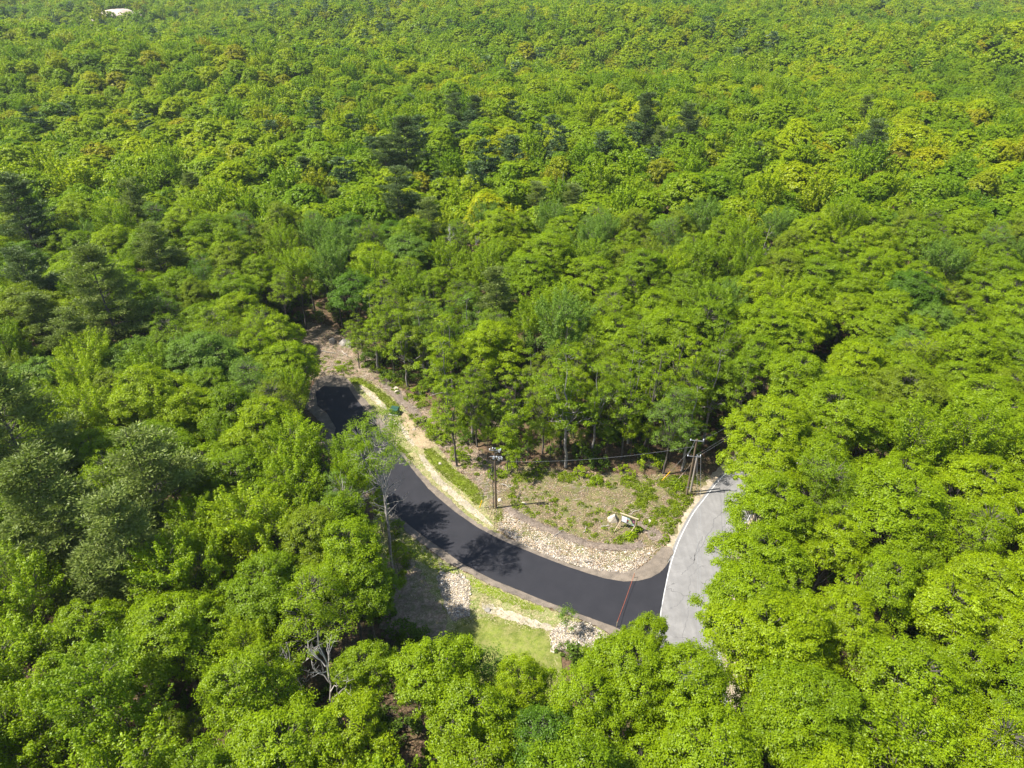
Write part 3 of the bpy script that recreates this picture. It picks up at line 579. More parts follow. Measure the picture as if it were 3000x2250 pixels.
# ------------------------------------------------------------------ tree builders
def bent(a, b, k, rng, amp):
    t = np.linspace(0, 1, k)[:, None]; p = np.asarray(a)*(1-t)+np.asarray(b)*t
    w = rng.normal(0, amp, (k, 3)); w[0] = 0; w[-1] = 0; return p+w
def broadleaf(seed, H=18, R=4.5, base=0.4, style='oak', lod=0, lean=(0, 0), dens=1.0, nl=None, barkmi=0, up=1.0, zlo=.45):
    """returns (branches builder, crown builder); origin at the trunk base"""
    rng = np.random.default_rng(seed); tb = MB(); cb = MB(); cz0 = H*base; HC = H-cz0
    ll, per, twig = {0: (0.180, 1.75, True), 1: (0.40, 0.40, False), 2: (0.72, 0.13, False)}[lod]; jt = {0: .5, 1: .3, 2: .2}[lod]
    lobes = []; nl = nl or {'oak': 13, 'round': 13, 'shoot': 9, 'wispy': 10}[style]
    lr0 = R*0.42
    top = np.array([lean[0], lean[1], H-lr0*0.95]); lobes.append((top, lr0))
    for i in range(nl-1):
        a = i*2.4+rng.uniform(-.4, .4); f = rng.uniform(.30, .74)*(1 if i % 3 else .6); rr = lr0*rng.uniform(.7, 1.15)
        zf = rng.uniform(zlo, .95)*(1-0.38*max(0, f-.4)/.4)
        c = np.array([lean[0]*zf+math.cos(a)*R*f, lean[1]*zf+math.sin(a)*R*f, cz0+(HC-rr)*zf]); lobes.append((c, rr))
    tr = 0.0115*H*(1.15 if style == 'oak' else 0.8)
    k = 6; fork = np.array([lean[0]*.35, lean[1]*.35, cz0*0.92]); tp = bent((0, 0, -0.3), fork, k, rng, 0.05)
    ks = 7 if lod == 0 else (4 if lod == 1 else 3)
    tb.tube(tp, np.linspace(tr, tr*.72, k), ks, 0)
    mainp = bent(fork, top+[0, 0, lr0*.3], 6, rng, 0.22); tb.tube(mainp, np.linspace(tr*.7, tr*.12, 6), ks-1, 0)
    for c, r in lobes[1:]:
        f = rng.uniform(0, .55); st = mainp[0]*(1-f)+mainp[3]*f
        midp = st*0.45+c*0.55+[0, 0, -0.15*r]
        lp = np.array([st, st*.7+midp*.3+[0, 0, -.1], midp, c, c+(c-st)/np.linalg.norm(c-st)*r*.45]); lp[1:-1] += rng.normal(0, .12, (3, 3))
        if lod < 2: tb.tube(lp, np.linspace(tr*.42, tr*.07, 5), max(3, ks-2), 0, cap=False)
    # leaf clusters
    cen = []; nrm = []; own = []
    for li, (c, r) in enumerate(lobes):
        m = int((50 if style != 'shoot' else 24)*(r/1.9)**1.8*dens*rng.uniform(.85, 1.15)*(1 if lod < 2 else .7))
        d = rng.normal(0, 1, (m*3, 3)); d /= np.linalg.norm(d, axis=1)[:, None]; d = d[(d[:, 2] > -0.42)][:m]
        p = c+d*r*np.array([1, 1, .85])*(1.16-np.abs(rng.normal(0, .24, (len(d), 1))))
        for q, (c2, r2) in enumerate(lobes):
            if q != li:
                ok = np.linalg.norm((p-c2)/np.array([1, 1, .85]), axis=1) > r2*0.72; p = p[ok]; d = d[ok]
        cen.append(p); nrm.append(d); own += [li]*len(p)
    cen = np.concatenate(cen); nrm = np.concatenate(nrm)
    for ci in range(len(cen)):
        c = cen[ci]; d = nrm[ci]; L0 = lobes[own[ci]][0]
        if twig:
            tb.tube([L0*.6+c*.4-[0, 0, .2], L0*.25+c*.75, c], [.035, .02, .008], 3, 0, cap=False)
        if style == 'shoot':
            ax = d*np.array([.75, .75, .25])+[0, 0, .95]; ax /= np.linalg.norm(ax); Ls = rng.uniform(1.1, 2.1)
            m = int(80*per); t = rng.uniform(-.35, 1, m); w = .30*(1.15-t*.75)
            C = c+ax*(t*Ls)[:, None]+rng.normal(0, 1, (m, 3))*w[:, None]*.75
            N = (C-(c+ax*(t*Ls)[:, None])); N = N/(np.linalg.norm(N, axis=1)[:, None]+1e-6)+[0, 0, .85]
        else:
            s = rng.uniform(.24, .68)*(1.0 if style == 'oak' else .9)*(R/4.5)**.3; m = int((105 if style != 'wispy' else 52)*per*(s/.6)**1.7)+(3 if lod < 2 else 1)
            sh = rng.uniform(.6, 1.5, 3)*[1, 1, .62]
            e = rng.normal(0, 1, (m, 3)); e /= np.linalg.norm(e, axis=1)[:, None]
            e = np.where((e @ (d*.5+[0, 0, .6]) < -0.25)[:, None], -e, e)
            C = c+e*s*sh*rng.uniform(.1, 1.5, (m, 1))**.7; N = e*.65+d*.35+[0, 0, (.65 if lod == 0 else .9)*up]
        t0 = np.clip(rng.normal(.5, .13), .15, .85)
        ls = ll*(1.0 if style in ('oak', 'shoot') else (.92 if style == 'round' else .72))
        leafset(cb, C, N, ls, ls*(.6 if lod == 0 else .75), rng, 0, np.clip(rng.normal(t0, .2, len(C)), 0, 1), jt)
    return tb, cb
def pine(seed, H=21, R=4.4, base=.28, lod=0):
    rng = np.random.default_rng(seed); tb = MB(); cb = MB(); tr = .0125*H
    tb.tube(bent((0, 0, -.3), (rng.normal(0, .4), rng.normal(0, .4), H), 8, rng, .07), np.linspace(tr, .03, 8), 6 if lod == 0 else 4, 0)
    z = H*base; gap = {0: .85, 1: 1.2, 2: 1.7}[lod]
    while z < H*.985:
        t = (z-H*base)/(H*(1-base)); Lm = R*(1-t)**.62*(0.75+.35*min(1, t*4))+.35
        for b in range(rng.integers(4, 7) if lod < 2 else 4):
            a = rng.uniform(0, 6.28); L = Lm*rng.uniform(.55, 1.15)
            if rng.random() < .1: continue
            rise = rng.uniform(-.05, .18)+t*.45; tip = np.array([math.cos(a)*L, math.sin(a)*L, L*rise+.25*L*.3]); st = np.array([0, 0, z])
            pts = np.array([st, st+tip*[.5, .5, .35], st+tip])
            if lod < 2: tb.tube(pts, [.07*(1-t)+.02, .035, .012], 3, 0, cap=False)
            ns = {0: int(4+L*2.1), 1: int(3+L*1.2), 2: 3}[lod]
            dirv = np.array([math.cos(a), math.sin(a), .15]); sdv = np.array([-math.sin(a), math.cos(a), 0])
            for q in range(ns):
                f = rng.uniform(.35, 1.02); side = rng.uniform(-1, 1)*(.32*L*(1.15-f)+.25)
                c = st+tip*f+sdv*side+[0, 0, rng.normal(.05, .08)]
                m = {0: 34, 1: 14, 2: 5}[lod]; nlh = {0: .36, 1: .62, 2: 1.25}[lod]
                C = c+rng.normal(0, 1, (m, 3))*np.array([.34, .34, .10])*(1 if lod < 2 else 1.6)
                # needle tufts: slender blades pointing out and up
                D = (C-c)*[1, 1, .5]+dirv*.25+[0, 0, .22]; D += rng.normal(0, .18, (m, 3)); D /= np.linalg.norm(D, axis=1)[:, None]
                Rn = rng.normal(0, 1, (m, 3)); Sd = np.cross(D, Rn); Sd /= np.linalg.norm(Sd, axis=1)[:, None]
                l = nlh*rng.uniform(.6, 1.2, (m, 1)); w = nlh*.17*(1 if lod == 0 else 1.6)
                v = np.stack([C-D*l*.4, C+Sd*w, C+D*l*.6, C-Sd*w], 1).reshape(-1, 3)
                cb.add(v, np.arange(4*m).reshape(-1, 4), 0, np.clip(rng.normal(rng.uniform(.3, .7), .18, m), 0, 1))
        z += gap*rng.uniform(.7, 1.3)
    return tb, cb
def deadtree(seed, H=15, n=8, spread=3.5):
    rng = np.random.default_rng(seed); tb = MB(); tb2 = MB(); tr = .0085*H
    mp = bent((0, 0, -.3), (rng.normal(0, .6), rng.normal(0, .6), H), 9, rng, .22); tb.tube(mp, np.linspace(tr, .03, 9), 7, 0)
    for i in range(n):
        f = rng.uniform(.42, .92); st = mp[0]+(mp[-1]-mp[0])*f; a = rng.uniform(0, 6.28); L = spread*(1.15-f)*rng.uniform(.6, 1.2)
        e = st+[math.cos(a)*L, math.sin(a)*L, L*rng.uniform(1.1, 2.2)]; lp = bent(st, e, 5, rng, .14)
        tb2.tube(lp, np.linspace(tr*.40, .012, 5), 5, 0, cap=False)
        for j in range(4):
            g = rng.integers(1, 4); s2 = lp[g]*.5+lp[g+1]*.5; d = (e-st)/L+rng.normal(0, .6, 3); d[2] = abs(d[2]); e2 = s2+d*L*rng.uniform(.2, .45)
            l2 = bent(s2, e2, 4, rng, .05); tb2.tube(l2, np.linspace(.035, .01, 4), 4, 0, cap=False)
            for _ in range(2): tb2.tube(bent(l2[2], l2[2]+rng.normal(0, .4, 3)+[0, 0, .3], 3, rng, .03), [.016, .01, .006], 3, 0, cap=False)
    return tb, tb2

BARK = M['bark']
PRO = {}
def proto(key, tbcb, bark=None):
    tb, cb = tbcb
    PRO[key] = (tb.mesh(key+'_trunk', [bark or BARK], True), cb.mesh(key+'_crown', [LEAF['mid-green']]))
specs0 = [('oak', 18, 4.9, .38), ('oak', 17, 4.4, .40), ('oak', 19, 5.3, .36), ('round', 17, 4.2, .38), ('round', 18, 4.7, .36), ('round', 16, 3.8, .4),
          ('shoot', 17, 4.0, .36), ('shoot', 18, 4.4, .38), ('wispy', 17, 3.9, .42), ('wispy', 18, 4.3, .4)]
for i, (st, H, R, b) in enumerate(specs0): proto('near%d' % i, broadleaf(500+i, H, R, b, st, 0))
for i in range(3): proto('edge%d' % i, broadleaf(540+i, 19-i, 3.1+.2*i, .34, ('round', 'oak', 'wispy')[i], 0, dens=(.36, .34, .8)[i], zlo=.0, nl=15), M['bark_grey'] if i == 1 else BARK)
for i in range(4): proto('pine%d' % i, pine(560+i, 20+i*.7, 4.0+.35*i, .26))
for i in range(3): proto('small%d' % i, broadleaf(580+i, 10, 2.7, .3, ('round', 'shoot', 'wispy')[i], 0, nl=5))
proto('lean0', broadleaf(591, 17.5, 5.3, .36, 'oak', 0, lean=(3.2, 0)))
NEARK = {'oak': ['near0', 'near1', 'near2'], 'round': ['near3', 'near4', 'near5'], 'shoot': ['near6', 'near7'], 'wispy': ['near8', 'near9']}
HR = {'near%d' % i: (s[1], s[2]) for i, s in enumerate(specs0)}
HR.update({'edge0': (19, 3.3), 'edge1': (18, 3.5), 'edge2': (17, 3.7), 'pine0': (20, 4.0), 'pine1': (20.7, 4.3), 'pine2': (21.4, 4.7), 'pine3': (22.1, 5.0), 'lean0': (17.5, 5.3), 'small0': (10, 2.7), 'small1': (10, 2.7), 'small2': (10, 2.7)})

# ------------------------------------------------------------------ laying out the forest
class T:
    __slots__ = ('x', 'y', 'key', 's', 'rz', 'col', 'name', 'cat', 'label', 'group', 'px', 'py', 'sz', 'sx')
TREES = []
def addt(x, y, key, s=1.0, rz=None, col='mid-green', name='broadleaf_tree', label=None, sx=1.0, rnd=random.Random(5)):
    t = T(); t.x = x; t.y = y; t.key = key; t.s = s; t.sx = sx; t.rz = rnd.uniform(0, 6.28) if rz is None else rz; t.col = col; t.name = name; t.label = label
    H = HR[key][0]*s; R = HR[key][1]*s*sx; t.sz = R
    a, b = proj(x, y, H*.72); t.px = float(a); t.py = float(b); TREES.append(t); return t
def at_base(px, py): p = P(px, py); return p.x, p.y
def at_crown(px, py, z): p = P(px, py, z); return p.x, p.y
# trees whose trunk or crown the photo shows one by one
E = 'edge'
for bpx, bpy_, key, s, col, lab in [
  (1338, 1366, 'edge0', .90, 'bright green', 'slim tree with bare dark trunk just right of the low shrubs beside the verge'),
  (1398, 1309, 'edge2', .95, 'bright green', 'slender tree behind the slim roadside tree with its trunk showing over brush'),
  (1385, 1296, 'edge1', .80, 'mid-green', 'thin tree squeezed behind two slender trees near the utility pole with transformers'),
  (1195, 1132, 'edge1', .92, 'bright green', 'airy twin trunked tree above the green utility cabinet'),
  (1053, 1080, 'edge2', .72, 'bright green', 'small straight tree at the far end of the black road beside grey rocks'),
  (1515, 1367, 'edge0', .98, 'bright green', 'tall tree with straight dark trunk right behind the transformer pole'),
  (1487, 1391, 'small0', .95, 'bright green', 'small tree with thin pale trunk immediately right of the transformer pole'),
  (1657, 1368, 'edge1', 1.15, 'mid-green', 'large forked tree standing over the middle of the clearing edge'),
  (1737, 1330, 'edge1', 1.02, 'mid-green', 'tall dark trunked tree behind the clearing, right of the large forked one'),
  (1590, 1330, 'edge2', 1.0, 'bright green', 'tall airy tree left of the large forked one behind the clearing'),
  (1820, 1345, 'edge0', .98, 'mid-green', 'slim tree of the clearing edge left of the yellow guy wire guard'),
  (1942, 1388, 'edge2', .95, 'grey-green', 'leaning pale trunked tree beside the yellow guy wire guard'),
  (1998, 1380, 'edge1', .93, 'mid-green', 'pale trunked tree directly left of the two roadside poles'),
  (1885, 1330, 'edge0', 1.0, 'bright green', 'tree with thin trunk set back between guy wire and clearing'),
  (2060, 1300, 'edge1', 1.0, 'mid-green', 'dark trunked tree behind the two roadside poles'),
  (1330, 1170, 'edge1', .95, 'mid-green', 'tree with dark forked trunk set back above the low shrubs'),
  (1255, 1085, 'edge2', .95, 'grey-green', 'sparse tree with curved grey trunk behind the airy twin trunked one')]:
    x, y = at_base(bpx, bpy_); addt(x, y, key, s, None, col, label=lab)
PINES = [((1195,450,'big dark pine rising above the canopy near the centre of the photo'),1.15,3),((1140,490,'dark pine leaning into the left flank of the biggest central pine'),.95,1),((1172,590,'dark pine below the biggest central pine'),1.05,2),
 ((1245,665,'grey-green pine lowest of the central pines'),1.0,1),((1455,885,'blue-green pine standing alone behind the trees of the clearing'),.95,0),
 ((1680,600,'soft pine right of centre beside a grey twiggy tree'),.95,0),((1575,620,'soft pine left of another right of centre'),.9,1),((985,605,'dim pine left of the central pine group'),.85,0),
 ((395,640,'grey pine in the upper left forest beside a yellow green crown'),1.05,2),((85,660,'dark wide pine near the left edge of the photo'),1.1,3),((480,755,'bushy blue pine below the grey pine of the upper left'),1.05,2),
 ((95,820,'pale pine at the left edge under the dark wide pine'),1.05,1),((310,890,'broad yellow tinted pine on the left with shelving branches'),1.25,3),((130,960,'pine at the left under the pale one'),1.0,0),((210,1010,'pine directly below the broad yellow tinted pine'),.95,2),
 ((50,1290,'large blue-green pine at the left edge halfway down'),1.25,3),((440,1420,'pale grey-green pine, upper right of the lower left pines'),1.15,2),((180,1510,'wide grey-green pine, left of the lower left pines'),1.2,3),((370,1600,'dense grey pine, lowest right of the lower left pines'),1.1,1),((110,1640,'small pine beneath the wide grey-green one at lower left'),.85,0),((300,1700,'dim pine at the foot of the dense grey pine'),.8,0),
 ((1325,335,'dark pine, left of a pair above the centre'),1.0,1),((1390,350,'dark pine, right of a pair above the centre'),.95,0),((1445,345,'slim pine just right of the dark pair above centre'),.8,2),((1880,370,'dark pine, left of the right-hand pair of pines'),1.1,3),((2015,390,'dark pine, right of the right-hand pair of pines'),1.05,2),((1925,440,'pine tucked between the right-hand pair of pines'),.95,1),
 ((2535,345,'slim upright pine rising at upper right'),1.0,0),((2540,420,'dark pine below the slim upright one at upper right'),1.05,2),((2200,470,'small dark pine in the right half of the forest'),.8,0),((570,560,'dull pine among pale maples in the upper left'),.8,1),((900,520,'dark pine behind the rounded crowns left of centre'),.8,0),((40,500,'pine at the left edge a quarter of the way down'),.9,2)]
for (px, py, lab), s, k in PINES:
    s *= 1.16 if 'dark' in lab else 1.04; x, y = at_crown(px, py, 14*s); addt(x, y, 'pine%d' % k, s, None, 'pine', 'pine_tree', label=lab)
for px, py, key, s, col, lab in [
  (440, 1180, 'near2', 1.02, 'yellow-green', 'broad bright yellow-green tree left of the far end of the black road'),
  (545, 1235, 'near0', .95, 'yellow-green', 'right half of a broad yellow-green pair of crowns left of the black road'),
  (760, 960, 'near8', 1.08, 'bright green', 'tall pale tree with visible grey limbs left of the grey rocks'),
  (600, 1560, 'near6', .98, 'bright green', 'bright tree of upright shoots beside the grey-green pines at lower left'),
  (925, 1610, 'near4', 1.0, 'olive', 'olive tree in the shade left of the straw verge'),
  (790, 1720, 'near0', 1.0, 'mid-green', 'rounded tree above the dead white branches at lower left'),
  (1275, 1985, 'near1', .98, 'bright green', 'bright pointed crown below the shaded verge at bottom centre'),
  (1410, 1985, 'small2', 1.3, 'grey-green', 'small grey-green tree with twiggy crown on the lawn edge'),
  (1705, 2060, 'near4', .95, 'bright green', 'bright tree in front of the lawn, left of the road mouth'),
  (1838, 1992, 'near0', .92, 'bright green', 'bright tree whose top covers the foot of the road mouth'),
  (2250, 1290, 'near2', .98, 'yellow-green', 'broad yellow-green tree hiding the grey road behind the poles'),
  (2215, 1085, 'near1', 1.0, 'mid-green', 'tree leaning over the left side of the shaded road gap'),
  (2330, 1130, 'near2', 1.0, 'bright green', 'tree closing the road gap from the right'),
  (2275, 1000, 'near0', 1.05, 'bright green', 'domed tree above the dark road gap'),
  (2640, 1190, 'near2', .95, 'olive', 'dull olive tree among brighter ones on the right'),
  (2560, 545, 'near1', .95, 'russet-tinted', 'russet tinted crown at upper right beside a lime green one'),
  (2370, 545, 'near5', .85, 'russet-tinted', 'darkest reddish crown at upper right'),
  (2530, 512, 'near3', .7, 'yellow-green', 'lime green crown top between russet ones at upper right'),
  (2620, 495, 'near4', .95, 'russet-tinted', 'brownish crown above the lime green one at upper right'),
  (2230, 820, 'near5', .9, 'russet-tinted', 'faintly rusty crown right of centre above the curve of the grey road'),
  (1950, 990, 'near0', 1.05, 'bright green', 'domed bright crown behind the tree line of the clearing'),
  (1345, 900, 'small0', 1.2, 'olive', 'pale feathery tree left of the blue-green pine behind the clearing'),
  (1040, 690, 'near2', 1.0, 'deep green', 'dark green rounded tree above the shaded hollow'),
  (1150, 700, 'near0', .98, 'deep green', 'dark green tree right of the shaded hollow'),
  (980, 800, 'near7', 1.0, 'grey-green', 'pale layered tree on the rim of the shaded hollow')]:
    z = HR[key][0]*s*.72; x, y = at_crown(px, py, z); addt(x, y, key, s, None, col, label=lab)

for wx, wy, key, s, rz, col, lab in [
  (12.2, 36.2, 'lean0', 1.0, 0.15, 'bright green', 'bright tree leaning over the grey road just below the junction'),
  (13.2, 29.5, 'lean0', 1.03, -.1, 'bright green', 'big bright tree leaning over the grey road at the bottom, second below the junction'),
  (13.3, 21.5, 'lean0', 1.06, .05, 'yellow-green', 'big yellowish tree leaning over the grey road at the very bottom edge'),
  (27.2, 33.0, 'lean0', .95, 3.1, 'bright green', 'bright tree leaning in over the grey road from the right at the bottom'),
  (27.0, 24.5, 'lean0', 1.0, 3.0, 'yellow-green', 'yellow-green tree leaning in over the grey road from the right at the bottom edge')]:
    addt(wx, wy, key, s, rz, col, label=lab)
for cpx, cpy, s, col, lab in [
  (2236, 1395, .98, 'yellow-green', 'crown overhanging the grey road on its right, first below the poles'),
  (2232, 1525, 1.0, 'bright green', 'crown overhanging the grey road on its right, second below the poles'),
  (2212, 1650, 1.0, 'bright green', 'crown overhanging the grey road on its right, across from the junction'),
  (2182, 1755, .97, 'bright green', 'crown reaching farthest over the grey road, just below the junction'),
  (2215, 1890, .97, 'yellow-green', 'crown right of the grey road above the bottom trees')]:
    q = P(cpx, cpy, 12.6); addt(q.x+.4, q.y, ['near0', 'near2', 'near1', 'near4', 'near7'][cpy % 5], s, None, col, label=lab)
def at_shadow(px, py, h): q = P(px, py); k = h/math.tan(SUN_EL); return q.x+sun_h.x*k, q.y+sun_h.y*k
for spx, spy, h, key, s, col, lab in [
  (1215, 1735, 13, 'near1', .98, 'mid-green', 'tree whose shadow darkens the straw verge and broken stone at lower centre'),
  (1270, 1850, 13, 'near4', .98, 'bright green', 'tree shading the upper lawn from the left'),
  (1335, 1870, 14, 'near3', .95, 'mid-green', 'tree left of the lawn whose shadow reaches over its upper left corner'),
  (1010, 1165, 13, 'near3', .98, 'yellow-green', 'yellow-green tree shading the far end of the black road'),
  (1035, 1240, 13, 'near0', .92, 'bright green', 'bright tree whose shadow covers the middle of the far road end'),
  (1165, 1475, 8.5, 'small0', .9, 'mid-green', 'rounded tree casting the ragged shadow on the bend of the black road')]:
    x, y = at_shadow(spx, spy, h); addt(x, y, key, s, None, col, label=lab)
def blocker(x, y, R):
    t = T(); t.x = x; t.y = y; t.key = 'blk'; t.sz = R; put0.append(t)
put0 = []
DEAD = [(978, 2090, 8, 19, 7, 3.8, 'big dead tree with bare white branches at lower left'),
  (885, 2010, 9, 15.5, 6, 4.0, 'smaller dead tree with bare limbs left of the big white dead one'),
  (2235, 740, 11, 17, 6, 2.6, 'dead white trunk with few limbs in the right half of the forest'),
  (2175, 690, 12, 16.5, 8, 2.6, 'grey twiggy dead tree left of the dead white trunk'),
  (1314, 800, 8, 19, 6, 2.5, 'dead birch like trunk with pale bark above the clearing'),
  (1402, 810, 8, 17, 7, 2.5, 'pale dead stem right of the dead birch like trunk'),
  (2480, 1420, 11, 14.5, 6, 2.0, 'grey twiggy dead crown poking from bright trees on the right'),
  (1455, 960, 3, 11, 4, 1.5, 'leaning bare dead stem under the blue-green pine'),
  (1645, 585, 12, 19, 11, 4.0, 'grey bare treetop beside the soft right-of-centre pines'),
  (1935, 440, 12, 19, 11, 4.0, 'grey bare treetop under the right-hand pair of pines')]
for d_ in DEAD: blocker(*at_crown(d_[0], d_[1], d_[2]), 1.6)
rr_ = random.Random(77); _o = offset(EL, 9.3); _acc = 0; _last = None; _k = 0
for q in _o:
    if _last is None or math.hypot(q[0]-_last[0], q[1]-_last[1]) > 6.6:
        _last = q
        if 24 < q[1] < 44 or 84 < q[1] < 150:
            _k += 1; c_ = rr_.choice(['yellow-green', 'bright green', 'bright green', 'yellow-green', 'mid-green']); addt(q[0]+rr_.uniform(-.4, 1.0), q[1]+rr_.uniform(-.5, .5), rr_.choice(['near0', 'near1', 'near2', 'near4']), rr_.uniform(.92, 1.05), None, c_)
VIS_IN = VIS
def covers(x, y, H, R, m=1.0):
    """does the tree's silhouette fall over the open ground the photo shows?"""
    a = np.linspace(0, 2*math.pi, 12, endpoint=False)
    xs = np.concatenate([x+R*m*np.cos(a)*.97, x+R*.6*np.cos(a), [x, x, x]]); ys = np.concatenate([y+R*m*np.sin(a)*.97, y+R*.6*np.sin(a), [y, y, y]])
    zs = np.concatenate([np.full(12, H*.68), np.full(12, H*.93), [H, H*.5, H*.35]])
    px, py = proj(xs, ys, zs); return inpoly(px, py, VIS).sum()
rnd = random.Random(2024)
occ = {}
def cellof(x, y): return (int(x//8), int(y//8))
def put(t): occ.setdefault(cellof(t.x, t.y), []).append(t)
for t in TREES+put0: put(t)
def clash(x, y, R, f=.74):
    c = cellof(x, y)
    for i in (-1, 0, 1):
        for j in (-1, 0, 1):
            for t in occ.get((c[0]+i, c[1]+j), ()):
                k = f*(.72 if t.key.startswith('edge') else 1)
                if (t.x-x)**2+(t.y-y)**2 < (k*(R+t.sz)*.90)**2: return True
    return False
def visible(x, y):
    px, py = proj(x, y, 13); return -120 < px < 3120 and -60 < py < 2420
def zone_col(px, py):
    r = rnd.random()
    if px > 2000 and py > 1100: w = [('yellow-green', .26), ('bright green', .58), ('mid-green', .12), ('olive', .03), ('deep green', .01)]
    elif px < 1100 and py > 1500: w = [('yellow-green', .26), ('bright green', .50), ('mid-green', .18), ('olive', .03), ('grey-green', .03)]
    elif px < 1100: w = [('yellow-green', .22), ('bright green', .36), ('mid-green', .24), ('olive', .08), ('grey-green', .07), ('deep green', .03)]
    else: w = [('yellow-green', .14), ('bright green', .38), ('mid-green', .28), ('olive', .10), ('grey-green', .05), ('deep green', .05)]
    for c, p in w:
        r -= p
        if r <= 0: return c
    return 'bright green'
def zone_style(px, py):
    r = rnd.random()
    if py > 1200 and px > 1200: q = [('oak', .62), ('round', .30), ('wispy', .04), ('shoot', .04)]
    elif px > 1500: q = [('oak', .42), ('round', .30), ('shoot', .20), ('wispy', .08)]
    else: q = [('oak', .36), ('round', .26), ('shoot', .24), ('wispy', .14)]
    for c, p in q:
        r -= p
        if r <= 0: return c
    return 'oak'
YMAX = 150
SUNLIT = [[(905,1005),(1060,1000),(1105,1090),(960,1100),(900,1070)], [(1040,1320),(1200,1330),(1280,1440),(1480,1560),(1900,1700),(1920,1850),(1700,1810),(1540,1750),(1500,1640),(1300,1560),(1230,1420),(1120,1370)],
          [(1420,1770),(1620,1850),(1600,2000),(1450,1990),(1420,1850)], [(1080,1130),(1230,1230),(1450,1480),(1340,1440),(1130,1250),(1060,1150)]]
def shades(x, y):
    for h in (8, 12, 16):
        k = h/math.tan(SUN_EL); a, b = proj(x-sun_h.x*k, y-sun_h.y*k, 0)
        for q in SUNLIT:
            if inpoly([float(a)], [float(b)], q)[0]: return True
    return False
for phase, tries, smin, smax in ((0, 12000, 1.0, 1.2), (1, 10000, .86, 1.02), (2, 6000, .64, .84)):
    for _ in range(tries):
        y = rnd.uniform(8, YMAX); hw = 34+y*.95; x = rnd.uniform(-hw-14, hw)
        px, py = [float(q) for q in proj(x, y, 13)]
        st = zone_style(px, py); key = rnd.choice(NEARK[st]); s = rnd.uniform(smin, smax)
        gx_, gy_ = [float(q) for q in proj(x, y, 0)]
        if 1170 < gx_ < 1580 and 1150 < gy_ < 1345 and rnd.random() < .965: continue
        if 1080 < gx_ < 2140 and 1215-(gx_-1080)*.02 < gy_ < 1400 or (1040 < gx_ < 1400 and 1040 < gy_ < 1300): key = rnd.choice(['edge0', 'edge1', 'edge2']); s = rnd.uniform(.8, 1.05)
        H, R = HR[key]; H *= s; R *= s
        if clash(x, y, R): continue
        bx, by = proj(x, y, 0)
        if inpoly([float(bx)], [float(by)], VIS)[0] or on_road([x], [y], .2 if (y > 88 or y < 52) else .8)[0]: continue
        if visible(x, y) and covers(x, y, H, R*.9) > 0: continue
        if x < 15 and y < 140 and shades(x, y): continue
        t = addt(x, y, key, s, None, zone_col(px, py)); put(t)
print('proto tris', {k: len(v[1].polygons) for k, v in PRO.items()})
print('near trees', len(TREES), 'broadleaf', sum(t.name == 'broadleaf_tree' for t in TREES))

YOUNG = []
for i, (px, py, s_, c_, lab) in enumerate([
  (1545, 1352, .62, 'bright green', 'young tree at the forest edge right of the transformer pole'), (1612, 1350, .70, 'yellow-green', 'young lime tree left of the large forked tree'),
  (1700, 1352, .62, 'bright green', 'young tree right of the large forked tree foot'), (1772, 1352, .72, 'mid-green', 'young tree in the dark edge above the middle of the clearing'),
  (1845, 1350, .80, 'yellow-green', 'bright young tree lit against the dark edge, left of the lime green bush'), (1895, 1350, .72, 'yellow-green', 'bright young tree lit against the dark edge, behind the lime green bush'),
  (1960, 1352, .6, 'bright green', 'young tree between the leaning pale trunk and the roadside poles'), (1430, 1345, .62, 'bright green', 'young tree left behind the transformer pole'),
  (1300, 1240, .7, 'bright green', 'young tree above the low shrubs of the verge'), (1260, 1180, .7, 'mid-green', 'young tree higher up above the low shrubs of the verge'),
  (1150, 1085, .62, 'mid-green', 'young tree between the grey rocks and the twin trunked tree'), (1090, 1040, .6, 'bright green', 'young tree right of the grey rocks'),
  (1420, 1270, .7, 'bright green', 'young tree filling the gap behind the slender trees'), (1480, 1300, .75, 'mid-green', 'young tree in the gap further right behind the slender trees'),
  (1170, 1690, .6, 'bright green', 'young tree at the foot of the bare grey trunk'), (1120, 1560, .72, 'bright green', 'young tree under the sparse trees at the bend')]):
    x, y = at_base(px, py); YOUNG.append((x, y, s_, c_, lab, 'small%d' % (i % 3)))

# who is an individual: the notable ones, then those that show largest
def vis_t(t): return -60 < t.px < 3060 and -60 < t.py < 2330
bl_named = [t for t in TREES if t.name == 'broadleaf_tree' and t.label]
bl = [t for t in TREES if t.name == 'broadleaf_tree' and not t.label and vis_t(t)]
bl.sort(key=lambda t: t.y*CP-(13-CAM_H)*SP)
IND = bl_named+bl[:298-len(bl_named)]
REST = [t for t in TREES if t.name == 'broadleaf_tree' and t not in set(IND)]
print('individual', len(IND), 'farthest y', max(t.y for t in IND), 'rest near', len(REST))
